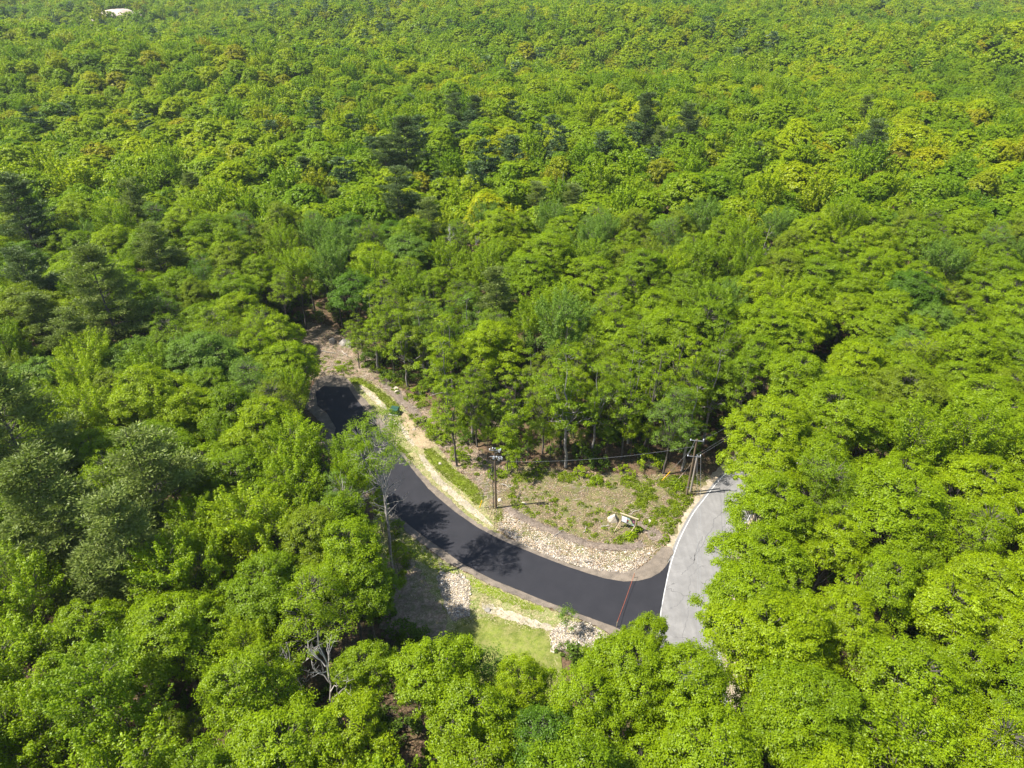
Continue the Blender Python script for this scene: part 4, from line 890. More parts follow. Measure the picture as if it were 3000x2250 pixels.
# a place phrase for every tree, then the finer one when two trees share it
def place(t):
    X = ['at the left edge', 'on the left', 'left of centre', 'near the centre', 'right of centre', 'on the right', 'at the right edge'][min(6, max(0, int(t.px/3000*7)))]
    Y = ['along the top', 'in the upper third', 'above mid-height', 'at mid-height', 'below mid-height', 'in the lower third', 'near the bottom', 'at the very bottom'][min(7, max(0, int(t.py/2250*8)))]
    return X+' '+Y
form = {'edge0': 'slim', 'edge1': 'tall narrow', 'edge2': 'slender airy', 'near0': 'broad domed', 'near1': 'lumpy rounded', 'near2': 'very broad', 'near3': 'dense rounded', 'near4': 'full rounded', 'near5': 'compact', 'near6': 'upright-shoot', 'near7': 'brushy', 'near8': 'wispy', 'near9': 'airy'}
buckets = {}
for t in IND:
    if not t.label: buckets.setdefault((t.col, form.get(t.key, 'slim'), place(t)), []).append(t)
for (c, f, pl), L in buckets.items():
    L.sort(key=lambda t: t.px)
    n = len(L)
    for i, t in enumerate(L):
        pre = '' if n == 1 else ('left of two ' if i == 0 else 'right of two ') if n == 2 else ['leftmost ', 'second ', 'third ', 'fourth ', 'fifth ', 'sixth ', 'seventh ', 'eighth ', 'ninth ', 'tenth '][min(i, 9)]
        hgt = '' if n > 2 else ('low ' if t.s < .82 else '')
        t.label = f"{pre}{hgt}{f} {c} tree {pl}"
NB = M
def place_tree(t):
    dark = t.name == 'pine_tree' and 'dark' in t.label
    e = empty(t.name, (t.x, t.y, float(hill(t.x, t.y))), t.rz, label=t.label, category='pine tree' if t.name == 'pine_tree' else 'tree',
              group='pine trees of the forest' if t.name == 'pine_tree' else 'broadleaf trees of the forest')
    r2 = random.Random(int(t.x*7919+t.y*31)); zs = t.s if (t.name == 'pine_tree' or t.key.startswith(('edge', 'small'))) else t.s**.35
    e.scale = (t.s*r2.uniform(.96, 1.2), t.s*r2.uniform(.96, 1.2), zs*r2.uniform(.93, 1.05)); e.rotation_euler = (r2.uniform(-.05, .05), r2.uniform(-.05, .05), t.rz)
    tm, cm = PRO[t.key]; link('trunk', tm, e); c = link('crown', cm, e)
    c.material_slots[0].link = 'OBJECT'; c.material_slots[0].material = (M['needle_dark'] if dark else M['needle']) if t.col == 'pine' else LEAF[t.col]
    return e
for t in IND: place_tree(t)
for t in TREES:
    if t.name == 'pine_tree': place_tree(t)

for x, y, s_, c_, lab, key in YOUNG:
    e = empty('young_tree', (x, y, 0), x*3.1, label=lab, category='young tree', group='young trees of the forest edge'); e.scale = (s_*.95, s_*.95, s_)
    tm, cm = PRO[key]; link('trunk', tm, e); c = link('crown', cm, e); c.material_slots[0].link = 'OBJECT'; c.material_slots[0].material = LEAF[c_]

# ------------------------------------------------------------------ the rest of the forest: one uncountable mass
def lib(prefix, items):
    c = bpy.data.collections.new(prefix)
    for i, (tb, cb, lm, bm) in enumerate(items):
        m = MB()
        for src, mi in ((tb, 0), (cb, 1)):
            off = m.n
            V = np.concatenate(src.v)
            m.v.append(V); m.n += len(V)
            for q, a in zip(src.q, src.qt): m.q.append(q+off); m.qm.append(np.full(len(q), mi)); m.qt.append(a)
            for q, a in zip(src.t, src.tt): m.t.append(q+off); m.tm.append(np.full(len(q), mi)); m.tt.append(a)
        o = bpy.data.objects.new('%s_%02d' % (prefix, i), m.mesh('%s_%02d' % (prefix, i), [bm, lm])); c.objects.link(o)
    return c
def mass(name, coll, X, Y, Z, idx, rot, scl, **k):
    me = bpy.data.meshes.new(name); n = len(X); me.vertices.add(n)
    me.vertices.foreach_set('co', np.column_stack([X, Y, Z]).astype(np.float32).ravel())
    for nm, ty, dat, f in (('idx', 'INT', idx.astype(np.int32), 'value'), ('rot', 'FLOAT_VECTOR', rot.astype(np.float32).ravel(), 'vector'), ('scl', 'FLOAT_VECTOR', scl.astype(np.float32).ravel(), 'vector')):
        a = me.attributes.new(nm, ty, 'POINT'); a.data.foreach_set(f, dat)
    o = link(name, me, kind='stuff', **k); md = o.modifiers.new('scatter', 'NODES'); g = bpy.data.node_groups.new(name, 'GeometryNodeTree'); md.node_group = g
    g.interface.new_socket('Geometry', in_out='INPUT', socket_type='NodeSocketGeometry'); g.interface.new_socket('Geometry', in_out='OUTPUT', socket_type='NodeSocketGeometry')
    N = g.nodes; gi = N.new('NodeGroupInput'); go = N.new('NodeGroupOutput'); ip = N.new('GeometryNodeInstanceOnPoints'); ci = N.new('GeometryNodeCollectionInfo')
    ci.inputs['Collection'].default_value = coll; ci.inputs['Separate Children'].default_value = True; ci.inputs['Reset Children'].default_value = True
    ip.inputs['Pick Instance'].default_value = True; L = g.links
    def na(nm, ty):
        q = N.new('GeometryNodeInputNamedAttribute'); q.data_type = ty; q.inputs[0].default_value = nm; return [s for s in q.outputs if s.enabled][0]
    L.new(gi.outputs[0], ip.inputs['Points']); L.new(ci.outputs[0], ip.inputs['Instance']); L.new(na('idx', 'INT'), ip.inputs['Instance Index'])
    e2r = N.new('FunctionNodeEulerToRotation'); L.new(na('rot', 'FLOAT_VECTOR'), e2r.inputs[0]); L.new(e2r.outputs[0], ip.inputs['Rotation']); L.new(na('scl', 'FLOAT_VECTOR'), ip.inputs['Scale'])
    L.new(ip.outputs[0], go.inputs[0]); return o
def field(y0, y1, sp, seed, slope=.86, margin=25):
    rng = np.random.default_rng(seed); X, Y = np.meshgrid(np.arange(-1000, 1000, sp), np.arange(y0, y1, sp*.88))
    X[1::2] += sp/2; X = X.ravel()+rng.uniform(-.36, .36, X.size)*sp; Y = Y.ravel()+rng.uniform(-.36, .36, Y.size)*sp
    ok = (np.abs(X) < Y*slope+margin) & (Y >= y0) & (Y < y1) & (rng.random(X.size) > .035); return X[ok], Y[ok], rng
def fmass(name, coll, nb, npn, X, Y, rng, smin, smax, label):
    """nb broadleaf kinds come first in the collection, then npn pines"""
    n = len(X); pn = vnoise(X, Y, .012, 77)+.6*vnoise(X, Y, .035, 78); pp = np.clip((pn-.35)*.55, .015, .45)*np.where(X < Y*.1, 1.0, .35)
    isp = rng.random(n) < pp; sp_n = vnoise(X, Y, .02, 79)
    idx = np.where(isp, nb+rng.integers(0, npn, n), np.clip(((sp_n+1.2)/2.4*nb+rng.normal(0, nb*.3, n)).astype(int) % nb, 0, nb-1))
    s = rng.uniform(smin, smax, n)*(1+.06*vnoise(X, Y, .05, 80)); rot = np.column_stack([rng.uniform(-.05, .05, n), rng.uniform(-.05, .05, n), rng.uniform(0, 6.28, n)])
    scl = np.column_stack([s*rng.uniform(.85, 1.25, n), s*rng.uniform(.85, 1.25, n), s**.5*rng.uniform(.85, 1.12, n)])
    return mass(name, coll, X, Y, hill(X, Y), idx, rot, scl, label=label, category='forest')
styl = [('oak', 17, 4.8, .38), ('round', 17, 4.4, .38), ('oak', 18, 5.4, .36), ('shoot', 17, 4.3, .36), ('round', 16, 4.1, .4), ('shoot', 18, 4.2, .38), ('wispy', 17, 4.2, .42), ('oak', 17, 5.2, .4)]
FL = M['far_leaf']
c1 = lib('mid', [(*broadleaf(700+i, H, R, b, st, 1), FL, BARK) for i, (st, H, R, b) in enumerate(styl)]+[(*pine(720+i, 20, 4.2, .26, 1), M['far_needle'], BARK) for i in range(3)])
c2 = lib('far', [(*broadleaf(740+i, H, R, b, st, 2), FL, BARK) for i, (st, H, R, b) in enumerate(styl)]+[(*pine(760+i, 20, 4.4, .26, 2), M['far_needle'], BARK) for i in range(3)])
X, Y, rng = field(100, 380, 6.7, 31)
bx, by = proj(X, Y, 0); ok = ~inpoly(bx, by, VIS) & ~on_road(X, Y, 1.5)
P0 = list(TREES)
IX = np.array([t.x for t in P0]); IY = np.array([t.y for t in P0])
ymx = max(t.y for t in IND if t.key.startswith('near') and t.y < 160)
ok &= (Y > YMAX-3)
ok &= np.min(np.hypot(X[:, None]-IX[None], Y[:, None]-IY[None]), axis=1) > 4.3
fmass('forest_middle_distance', c1, 8, 3, X[ok], Y[ok], rng, .78, 1.22, 'closed canopy of mixed green crowns across the middle distance')
X, Y, rng = field(380, 1150, 7.4, 32)
pq = P(337, 4, 20); pit = (np.abs(X-pq.x) < 36) & (np.abs(Y-pq.y) < 34)
fmass('forest_far_distance', c2, 8, 3, X[~pit], Y[~pit], rng, .82, 1.35, 'far canopy of small crowns filling the top of the photo')
# near trees past the limit of individuals (ones hardly in view) use the detailed kinds
c0 = bpy.data.collections.new('nearby')
keys = ['near%d' % i for i in range(10)]
for i, k in enumerate(keys):
    tm, cm = PRO[k]
    for nm, me in (('a', tm), ('b', cm)):
        o = bpy.data.objects.new('nearby_%02d%s' % (i, nm), me); c0.objects.link(o)
        if nm == 'b': o.material_slots[0].link = 'OBJECT'; o.material_slots[0].material = LEAF[['bright green', 'mid-green', 'yellow-green', 'bright green', 'olive', 'mid-green', 'grey-green', 'bright green', 'mid-green', 'grey-green'][i]]
if REST:
    k0 = np.array([keys.index(t.key) for t in REST]); X = np.array([t.x for t in REST]); Y = np.array([t.y for t in REST]); S = np.array([t.s for t in REST]); RZ = np.array([t.rz for t in REST])
    X2 = np.repeat(X, 2); Y2 = np.repeat(Y, 2); S2 = np.repeat(S, 2); R2 = np.repeat(RZ, 2); K2 = np.column_stack([k0*2, k0*2+1]).ravel()
    mass('forest_near_distance', c0, X2, Y2, hill(X2, Y2), K2, np.column_stack([R2*0, R2*0, R2]), np.column_stack([S2, S2, S2]), label='closed canopy just beyond the trees that can be told apart', category='forest')

# undergrowth on the forest floor
def shrubmesh(seed, r, h, n, L):
    rng = np.random.default_rng(seed); m = MB()
    for q in range(n):
        a = rng.uniform(0, 6.28); d = math.sqrt(rng.uniform(0, 1))*r; c = np.array([math.cos(a)*d, math.sin(a)*d, h*(1-(d/r)**2*.6)*rng.uniform(.45, 1)])
        k = 26; e = rng.normal(0, 1, (k, 3)); e /= np.linalg.norm(e, axis=1)[:, None]
        leafset(m, c+e*.32*[1, 1, .6], e*.6+[0, 0, .8], L, L*.6, rng, 1, np.clip(rng.normal(.5, .22, k), 0, 1), .5)
        m.tube([(0, 0, 0), c*.6+[0, 0, 0], c], [.03, .02, .01], 3, 0, .5, False)
    return m
cu = bpy.data.collections.new('understorey')
for i, (r, h, n, L) in enumerate([(1.0, 1.2, 12, .24), (1.5, 2.4, 20, .26), (.9, 3.2, 18, .25), (1.8, 1.0, 20, .22)]):
    o = bpy.data.objects.new('understorey_%d' % i, shrubmesh(800+i, r, h, n, L).mesh('understorey_%d' % i, [BARK, M['undergrowth']])); cu.objects.link(o)
rng = np.random.default_rng(55); X = rng.uniform(-110, 110, 9000); Y = rng.uniform(8, 150, 9000)
bx, by = proj(X, Y, 0); inv = inpoly(bx, by, VIS); ok = ~on_road(X, Y, 1.6) & (~inv) & (rng.random(9000) < .62) & ~inpoly(X, Y, LAWN) & ~inpoly(X, Y, VERGE_SW)
X, Y = X[ok], Y[ok]; n = len(X); s = rng.uniform(.6, 1.25, n)
mass('undergrowth', cu, X, Y, hill(X, Y), rng.integers(0, 4, n), np.column_stack([np.zeros(n), np.zeros(n), rng.uniform(0, 6.28, n)]), np.column_stack([s, s, s]), label='shaded undergrowth of saplings and ferns on the forest floor', category='undergrowth')

# ------------------------------------------------------------------ the sparse tree over the road, saplings, shrubs, dead trees
def grow(name, label, cat, loc, tbcb, lm, bm, rz=0.0, group=None, s=1.0, parts=('trunk', 'crown')):
    e = empty(name, loc, rz, label=label, category=cat, group=group); e.scale = (s, s, s); tb, cb = tbcb
    link(parts[0], tb.mesh(name+'_'+parts[0], [bm], True), e)
    if cb is not None and cb.n: link(parts[1], cb.mesh(name+'_'+parts[1], [lm]), e)
    return e
def sparse(seed, H, R, base, lean, dens=.5, twigs=26):
    tb, cb = broadleaf(seed, H, R, base, 'wispy', 0, lean, dens, nl=9); rng = np.random.default_rng(seed+1)
    # bare pale side branches below the leaves
    for i in range(twigs):
        f = rng.uniform(.42, .82); st = np.array([lean[0]*f, lean[1]*f, H*f]); a = rng.uniform(0, 6.28); L = rng.uniform(.8, 3.4)
        e = st+[math.cos(a)*L, math.sin(a)*L, L*rng.uniform(.3, 1.0)]; lp = bent(st, e, 5, rng, .12); tb.tube(lp, np.linspace(.07, .015, 5), 4, 0, cap=False)
        for _ in range(3): q = lp[rng.integers(2, 5)]; tb.tube([q, q+rng.normal(0, .5, 3)+[0, 0, .4]], [.02, .008], 3, 0, cap=False)
    return tb, cb
BG = M['bark_grey']; GG = LEAF['grey-green']
p = P(1157, 1722); grow('broadleaf_tree', 'tall sparse tree with bare forked grey trunk standing over the black road', 'tree', (p.x, p.y, 0), sparse(901, 24.0, 4.8, .60, (-.5, 5.4), .72, 34), LEAF['mid-green'], BG, group='broadleaf trees of the forest')
p = P(1062, 1690); grow('broadleaf_tree', 'sparse grey limbed tree left of the tallest one over the black road', 'tree', (p.x, p.y, 0), sparse(902, 17.0, 4.0, .5, (-1.2, 1.0), .34), GG, BG, group='broadleaf trees of the forest')
p = P(1655, 1862); grow('sapling', 'little grey-green sapling among stones at the corner of the lawn', 'sapling', (p.x, p.y, .1), broadleaf(903, 4.6, 1.7, .25, 'wispy', 0, nl=5, dens=1.6), GG, BG)
for i, (px, py, zz, H, n, sprd, lab) in enumerate(DEAD):
    q = P(px, py, zz); q.z = float(hill(q.x, q.y))
    e = empty('dead_tree', q, i*1.3, label=lab, category='dead tree', group='dead trees in the forest')
    tb, tb2 = deadtree(920+i, H, n, sprd); link('trunk', tb.mesh('dead_trunk', [M['deadwood']], True), e); link('branches', tb2.mesh('dead_branches', [M['deadwood'] if i in (0, 1, 4) else M['bark_grey']], True), e)
for i, (px, py, r, h, lab) in enumerate([
  (1238, 1242, 1.5, 1.3, 'leafy shrub right of the bare dirt patch by the utility cabinet'), (1262, 1262, 1.2, 1.1, 'low shrub touching the leafy shrub by the bare dirt patch'),
  (1275, 1285, 1.6, 1.4, 'broad shrub at the upper end of the lower grass strip'), (1305, 1300, 1.3, 1.5, 'rounded shrub behind the broad one above the lower grass strip'),
  (1350, 1345, 1.6, 1.4, 'shrub at the foot of the slim roadside tree'), (1140, 1118, 1.6, 1.6, 'dark shrub under the airy twin trunked tree'),
  (1108, 1085, 1.6, 1.5, 'shrub between the small straight tree and the twin trunked one'), (1225, 1160, 1.7, 1.5, 'dense shrub right of the two white rocks'),
  (1000, 1085, 1.0, .8, 'small shrub at the gravel end of the black road'), (1500, 1385, 1.5, 1.3, 'shrub at the clearing edge near the transformer pole'),
  (1580, 1372, 1.6, 1.2, 'shrub left of the large forked tree foot'), (1700, 1392, 1.5, 1.0, 'lime green shrub on the clearing edge below the large forked tree'),
  (1830, 1390, 1.6, 1.3, 'bright shrub at the clearing edge left of the yellow guard'), (1900, 1372, 1.9, 2.2, 'tall lime green bush in front of the dark forest edge'),
  (1870, 1345, 1.9, 2.8, 'taller lime green sapling clump behind the lime green bush'), (1985, 1425, 1.2, .9, 'small bush left of the roadside poles'),
  (1845, 1575, .7, .7, 'yellow-green seedling clump in front of the sign'), (1862, 1560, .8, .8, 'seedling clump at the right post of the sign'),
  (1745, 1415, .9, .8, 'lone round seedling in the middle of the clearing'), (1450, 1395, 1.3, 1.2, 'shrub directly left of the transformer pole'),
  (1185, 1640, 1.4, 1.6, 'shaded shrub on the left of the lower verge'), (1160, 1560, 1.6, 2.0, 'shaded bush under trees where the lower verge begins')]):
    q = P(px, py); rng = np.random.default_rng(940+i); st = MB(); lf = MB()
    for b in range(int(7+r*9)):
        a = rng.uniform(0, 6.28); d = math.sqrt(rng.uniform(0, 1))*r; c = np.array([math.cos(a)*d, math.sin(a)*d, h*(1-(d/r)**2*.7)*rng.uniform(.5, 1)+.1])
        k = 30; e_ = rng.normal(0, 1, (k, 3)); e_ /= np.linalg.norm(e_, axis=1)[:, None]
        leafset(lf, c+e_*.3*[1, 1, .7], e_*.5+[0, 0, .8], .22, .13, rng, 0, np.clip(rng.normal(rng.uniform(.2, .8), .2, k), 0, 1), .5); st.tube([(0, 0, 0), c*.55, c], [.03, .02, .008], 3, 0, .5, False)
    e = empty('shrub', (q.x, q.y, .1), 0, label=lab, category='shrub', group='shrubs round the clearing and verges')
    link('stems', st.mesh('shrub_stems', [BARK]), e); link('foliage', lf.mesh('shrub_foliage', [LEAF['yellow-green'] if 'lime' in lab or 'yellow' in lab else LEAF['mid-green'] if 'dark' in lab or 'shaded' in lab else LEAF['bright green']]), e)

# ------------------------------------------------------------------ rocks and logs
def rockmesh(name, seed, sx, sy, sz, mat, cuts=7):
    import bmesh
    rng = np.random.default_rng(seed); bm = bmesh.new(); bmesh.ops.create_icosphere(bm, subdivisions=3, radius=1.0)
    N = rng.normal(0, 1, (cuts, 3)); N[:, 2] = np.abs(N[:, 2])*.7; N /= np.linalg.norm(N, axis=1)[:, None]; D = rng.uniform(.5, .78, cuts)
    for v in bm.verts:
        c = np.array(v.co)
        for n_, d in zip(N, D):
            k = c @ n_-d
            if k > 0: c = c-n_*k
        c += rng.normal(0, .008, 3); v.co = (c[0]*sx, c[1]*sy, c[2]*sz)
    me = bpy.data.meshes.new(name); bm.to_mesh(me); bm.free(); me.materials.append(mat); return me
for i, (px, py, sx, sy, sz, pale, lab) in enumerate([
  (1797, 1526, 0.9, .75, .85, 1, 'pale angular boulder standing left of the wooden sign'),
  (976, 1003, 1.0, .8, .8, 0, 'leftmost grey rock of the row at the end of the cleared track'),
  (1007, 1009, 1.25, .95, .85, 0, 'largest pale grey rock of the row at the end of the cleared track'),
  (1028, 1016, 1.3, .9, .8, 0, 'rightmost grey rock of the row beside the small straight tree'),
  (1166, 1151, .75, .55, .45, 1, 'larger white rock at the top edge of the verge'),
  (1160, 1140, .6, .45, .35, 1, 'smaller white rock above the larger one at the verge'),
  (1212, 1260, .35, .28, .22, 1, 'small white stone on the bare dirt patch'),
  (1290, 1361, .28, .25, .25, 1, 'white stone lying in the lower grass strip'),
  (1904, 1531, .35, .3, .28, 1, 'white stone right of the sign among green seedlings'),
  (1534, 1477, .55, .3, .2, 1, 'flat pale stone near the shadow tip of the transformer pole'),
  (1465, 1468, .4, .35, .25, 1, 'pale stone at the foot of the transformer pole'),
  (1430, 1789, .5, .4, .3, 0, 'dark rock at the head of the pale path above the lawn')]):
    q = P(px, py); o = link('boulder' if sx > 1.04 and i == 0 else 'rock', rockmesh('rock', 960+i, sx, sy, sz, M['rock_pale'] if pale else M['rock']), label=lab, category='boulder' if i == 0 else 'rock', group=None if i == 0 else 'rocks on the cleared ground')
    o.location = (q.x, q.y, .12+sz*.35); o.rotation_euler = (0, .1, i*1.7)
rng = np.random.default_rng(31)
for i, (a, b, r, lab, mt) in enumerate([
  ((1517, 1463), (1526, 1442), .09, 'dark crooked dead limb sticking out of the soil near the transformer pole', 'bark'),
  ((1470, 1421), (1500, 1432), .07, 'pale fallen branch on the soil right behind the transformer pole', 'deadwood'),
  ((1620, 1574), (1652, 1560), .07, 'grey branch lying along the mulch berm', 'bark_grey'),
  ((1842, 1509), (1875, 1496), .06, 'curved pale branch on the soil behind the sign', 'deadwood'),
  ((1708, 1562), (1720, 1548), .06, 'short pale stick in the middle of the clearing', 'deadwood'),
  ((1760, 1545), (1785, 1544), .06, 'straight pale stick lying left of the boulder', 'deadwood'),
  ((1712, 1648), (1735, 1652), .08, 'dark twisted root lying on the broken stone', 'bark'),
  ((1002, 1030), (1018, 1048), .10, 'pale log on the slash below the grey rocks', 'deadwood'),
  ((940, 1030), (985, 1040), .09, 'long grey branch on the slash left of the pale log', 'bark_grey'),
  ((1096, 1110), (1140, 1116), .08, 'thin log beside the mulch row at the top of the verge', 'bark'),
  ((1350, 1250), (1372, 1236), .10, 'log on the forest floor between the thin tree trunks', 'deadwood')]):
    A = P(*a); B = P(*b); m = MB(); A = np.array([A.x, A.y, .2]); B = np.array([B.x, B.y, .35]); lp = bent(A, B, 6, rng, .08); m.tube(lp, np.linspace(r, r*.5, 6), 6, 0)
    for _ in range(3):
        g = lp[rng.integers(1, 5)]; m.tube([g, g+rng.normal(0, .3, 3)*[1, 1, .3]+[0, 0, .2]], [r*.45, r*.2], 4, 0, cap=False)
    link('fallen_branch', m.mesh('fallen_branch', [M[mt]], True), label=lab, category='fallen branch', group='dead wood on the cleared ground')

# ------------------------------------------------------------------ utility poles, wires, guys
def part(name, parent, mat, fn, smooth=False, **k):
    m = MB(); fn(m); return link(name, m.mesh(name, [mat], smooth), parent, **k)
def shaft(m, H, r0, r1): m.tube([(0, 0, -.4), (0, 0, H*.5), (0, 0, H)], [r0, (r0+r1)/2, r1], 12, 0)
pA = P(1453, 1490); pB = P(2011, 1452); pC = P(2022, 1443)
HA, HB, HC_ = 11.2, 10.6, 7.2
def insul(m, c, h=.28):
    m.tube([c, (c[0], c[1], c[2]+h)], [.035, .035], 6, 0)
    for q in range(3): z = c[2]+.06+q*.08; m.tube([(c[0], c[1], z), (c[0], c[1], z+.04)], [.085, .05], 8, 0)
e = empty('utility_pole', pA, label='brown wooden utility pole with white equipment on top at the curve', category='utility pole', group='utility poles')
part('pole_shaft', e, M['pole_new'], lambda m: shaft(m, HA, .17, .12), True)
part('pole_top_cap', e, M['metal'], lambda m: m.tube([(0, 0, HA), (0, 0, HA+.05)], [.13, .11], 10, 0))
for z, sgn in ((HA-.25, 1), (HA-1.35, 1)):
    part('crossarm', e, M['metal'], lambda m, z=z: (m.beam((-.75, -.1, z), (.85, -.1, z), .09, .09), m.beam((0, -.12, z-.5), (.55, -.12, z-.03), .04, .04)))
for x, y, z in ((-.7, -.1, HA-.2), (-.3, -.1, HA+.02), (.78, -.1, HA-.2), (.2, -.35, HA-1.3)):
    part('insulator', e, M['porcelain'], lambda m, x=x, y=y, z=z: insul(m, (x, y, z)), True)
for x, y, z in ((.5, -.25, HA-.15), (-.28, -.3, HA-1.25), (.42, -.3, HA-1.5), (.8, -.2, HA-1.45)):
    part('fuse_cutout', e, M['porcelain'], lambda m, x=x, y=y, z=z: (m.tube([(x, y, z-.28), (x+.1, y-.05, z+.2)], [.06, .06], 8, 0), m.box((x+.06, y+.1, z-.02), (.1, .22, .12)), m.tube([(x+.14, y-.12, z-.3), (x+.2, y-.16, z+.15)], [.05, .05], 6, 0)), True)
part('cable_riser', e, M['black_pl'], lambda m: (m.tube([(-.36, -.06, 0), (-.36, -.06, HA-2.4)], [.055, .055], 8, 0), m.tube([(-.36, -.06, HA-2.4), (-.3, -.1, HA-1.6), (.1, -.3, HA-1.4)], [.03, .03, .03], 6, 0)), True)
for z in (1.2, 3.2, 5.2, 7.2): part('riser_bracket', e, M['metal'], lambda m, z=z: m.beam((0, -.02, z), (-.36, -.06, z), .06, .05))
def crossed(m, z, w, yaw=0.0):
    c, s_ = math.cos(yaw), math.sin(yaw); m.beam((-w*c, -w*s_-.1, z), (w*c, w*s_-.1, z), .09, .1)
e = empty('utility_pole', pB, label='taller brown utility pole at the shoulder of the grey road', category='utility pole', group='utility poles')
part('pole_shaft', e, M['pole_new'], lambda m: shaft(m, HB, .18, .13), True)
part('crossarm', e, M['metal'], lambda m: crossed(m, HB-.15, .95, -.15))
part('crossarm', e, M['metal'], lambda m: crossed(m, HB-3.0, .95, -.15))
for x in (-.9, .9): part('insulator', e, M['porcelain'], lambda m, x=x: insul(m, (x, -.1, HB-.1)), True)
for x in (-.9, .9): part('insulator', e, M['porcelain'], lambda m, x=x: insul(m, (x, -.1, HB-2.95)), True)
part('pole_band', e, M['metal'], lambda m: m.tube([(0, 0, 1.6), (0, 0, 1.85)], [.185, .185], 12, 0), True)
e = empty('utility_pole', pC, label='shorter weathered grey utility pole behind the brown one by the road', category='utility pole', group='utility poles')
part('pole_shaft', e, M['pole_old'], lambda m: shaft(m, HC_, .16, .12), True)
part('bracket_arm', e, M['metal'], lambda m: (m.beam((0, 0, HC_-.1), (.1, -.5, HC_+.25), .06, .06), m.beam((-.3, -.5, HC_+.25), (.35, -.5, HC_+.25), .05, .05)))
for x in (-.25, .3): part('insulator', e, M['porcelain'], lambda m, x=x: insul(m, (x, -.5, HC_+.28), .2), True)
def wire(a, b, sag, r, lab, mat='wire', n=20):
    a = np.array(a, float); b = np.array(b, float); t = np.linspace(0, 1, n)[:, None]; p = a*(1-t)+b*t; p[:, 2] -= sag*4*(t*(1-t))[:, 0]
    m = MB(); m.tube(p, r, 5, 0); return link('overhead_wire', m.mesh('overhead_wire', [M[mat]], True), label=lab, category='wire', group='overhead wires')
A_ = np.array([pA.x, pA.y, 0.]); B_ = np.array([pB.x, pB.y, 0.]); C_ = np.array([pC.x, pC.y, 0.])
wire(A_+[.05, 0, HA-2.3], B_+[0, 0, HB-1.2], .9, .010, 'thin wire crossing in front of the forest from the transformer pole to the roadside pole')
for k, (dx, nm) in enumerate(((-.25, 'left'), (.3, 'right'))):
    st = C_+[dx, -.5, HC_+.5]; tp_ = P(2045+k*5, 1850, 7.4); d = np.array(tp_)-st; en = st+d*1.9; en[2] = 7.6
    wire(st, en, .25, .011, f'{nm} one of the two wires running down along the grey road toward the viewer')
    en = P(2285+k*14, 1172, 8.0); wire(st, en, .3, .010, f'{nm} one of the two low wires leading away over the shaded grey road')
wire(B_+[.9, -.1, HB+.1], P(2290, 1150, 10.2), .4, .010, 'upper wire leading from the taller brown pole into the shaded road gap')
wire(B_+[-.9, -.1, HB-2.7], B_+[-.1, .3, HB-.2], .1, .02, 'short jumper wire on the taller brown pole')
def guy(top, foot, mat, frac, lab):
    top = np.array(top, float); foot = np.array(foot, float); e = empty('guy_wire', foot, label=lab, category='guy wire', group='guy wires'); d = top-foot
    part('strand', e, M['wire'], lambda m: m.tube([(0, 0, 0), d], .018, 4, 0)); part('guard', e, M[mat], lambda m: m.tube([d*0.01, d*frac], .055, 8, 0), True)
    part('anchor_rod', e, M['metal'], lambda m: m.tube([-d*.01-[0, 0, .3], d*.02], .02, 5, 0))
f1 = P(1937, 1411); guy(B_+[0, 0, HB-.8], (f1.x, f1.y, .1), 'yellow_pl', .27, 'guy wire with bright yellow guard left of the roadside poles')
f2 = P(1984, 1409); guy(C_+[0, 0, HC_-.2], (f2.x, f2.y, .1), 'pink_pl', .30, 'guy wire with faded pinkish guard between yellow guard and roadside poles')
f3 = P(1405, 1490); guy(A_+[0, 0, HA-1.9], (f3.x, f3.y, .1), 'yellow_pl', .17, 'guy wire with small yellow guard left of the transformer pole')

# ------------------------------------------------------------------ green cabinet
q = P(1157, 1213); e = empty('utility_cabinet', (q.x, q.y, .12), -.25, label='dark green ground transformer cabinet on a pale pad in the grass strip', category='utility cabinet'); e.scale = (.9, .9, .95)
part('pad', e, M['concrete'], lambda m: m.box((0, 0, .08), (1.75, 1.6, .18)))
part('body', e, M['green_pt'], lambda m: m.box((0, .05, .62), (1.5, 1.3, .9)))
part('lid', e, M['green_pt'], lambda m: (m.box((0, .05, 1.10), (1.6, 1.4, .07)), m.box((0, .35, 1.17), (1.5, .7, .08))))
part('door', e, M['green_pt'], lambda m: (m.box((-.37, -.615, .6), (.70, .03, .8)), m.box((.37, -.615, .6), (.70, .03, .8))))
part('handle', e, M['metal'], lambda m: m.box((0.06, -.65, .62), (.05, .05, .16)))

# ------------------------------------------------------------------ wooden site sign
L0 = P(1817, 1545); R0 = P(1858, 1560); F0 = (L0+R0)/2; ax = (R0-L0).normalized(); ang = math.atan2(ax.y, ax.x); Wd = (R0-L0).length
e = empty('site_sign', (F0.x, F0.y, .1), ang, label='wooden framed sign board with white panel and picture propped on braces in the clearing', category='sign')
hw = Wd/2
for sx in (-1, 1):
    part('post', e, M['lumber'], lambda m, sx=sx: m.box((sx*hw, 0, 1.22), (.13, .13, 2.6)))
    part('brace', e, M['lumber'], lambda m, sx=sx: m.beam((sx*hw-.02, -.11, 1.25), (sx*hw-.42, -1.55, -.05), .07, .1))
part('top_rail', e, M['lumber'], lambda m: m.box((.06, -.02, 2.60), (Wd+.6, .16, .12)))
pn = part('panel', e, M['p_dark'], lambda m: m.box((0, -.075, 1.72), (Wd-.16, .03, 1.22)))
PW = Wd-.16; x0 = -PW/2; zb_ = 1.72-.61
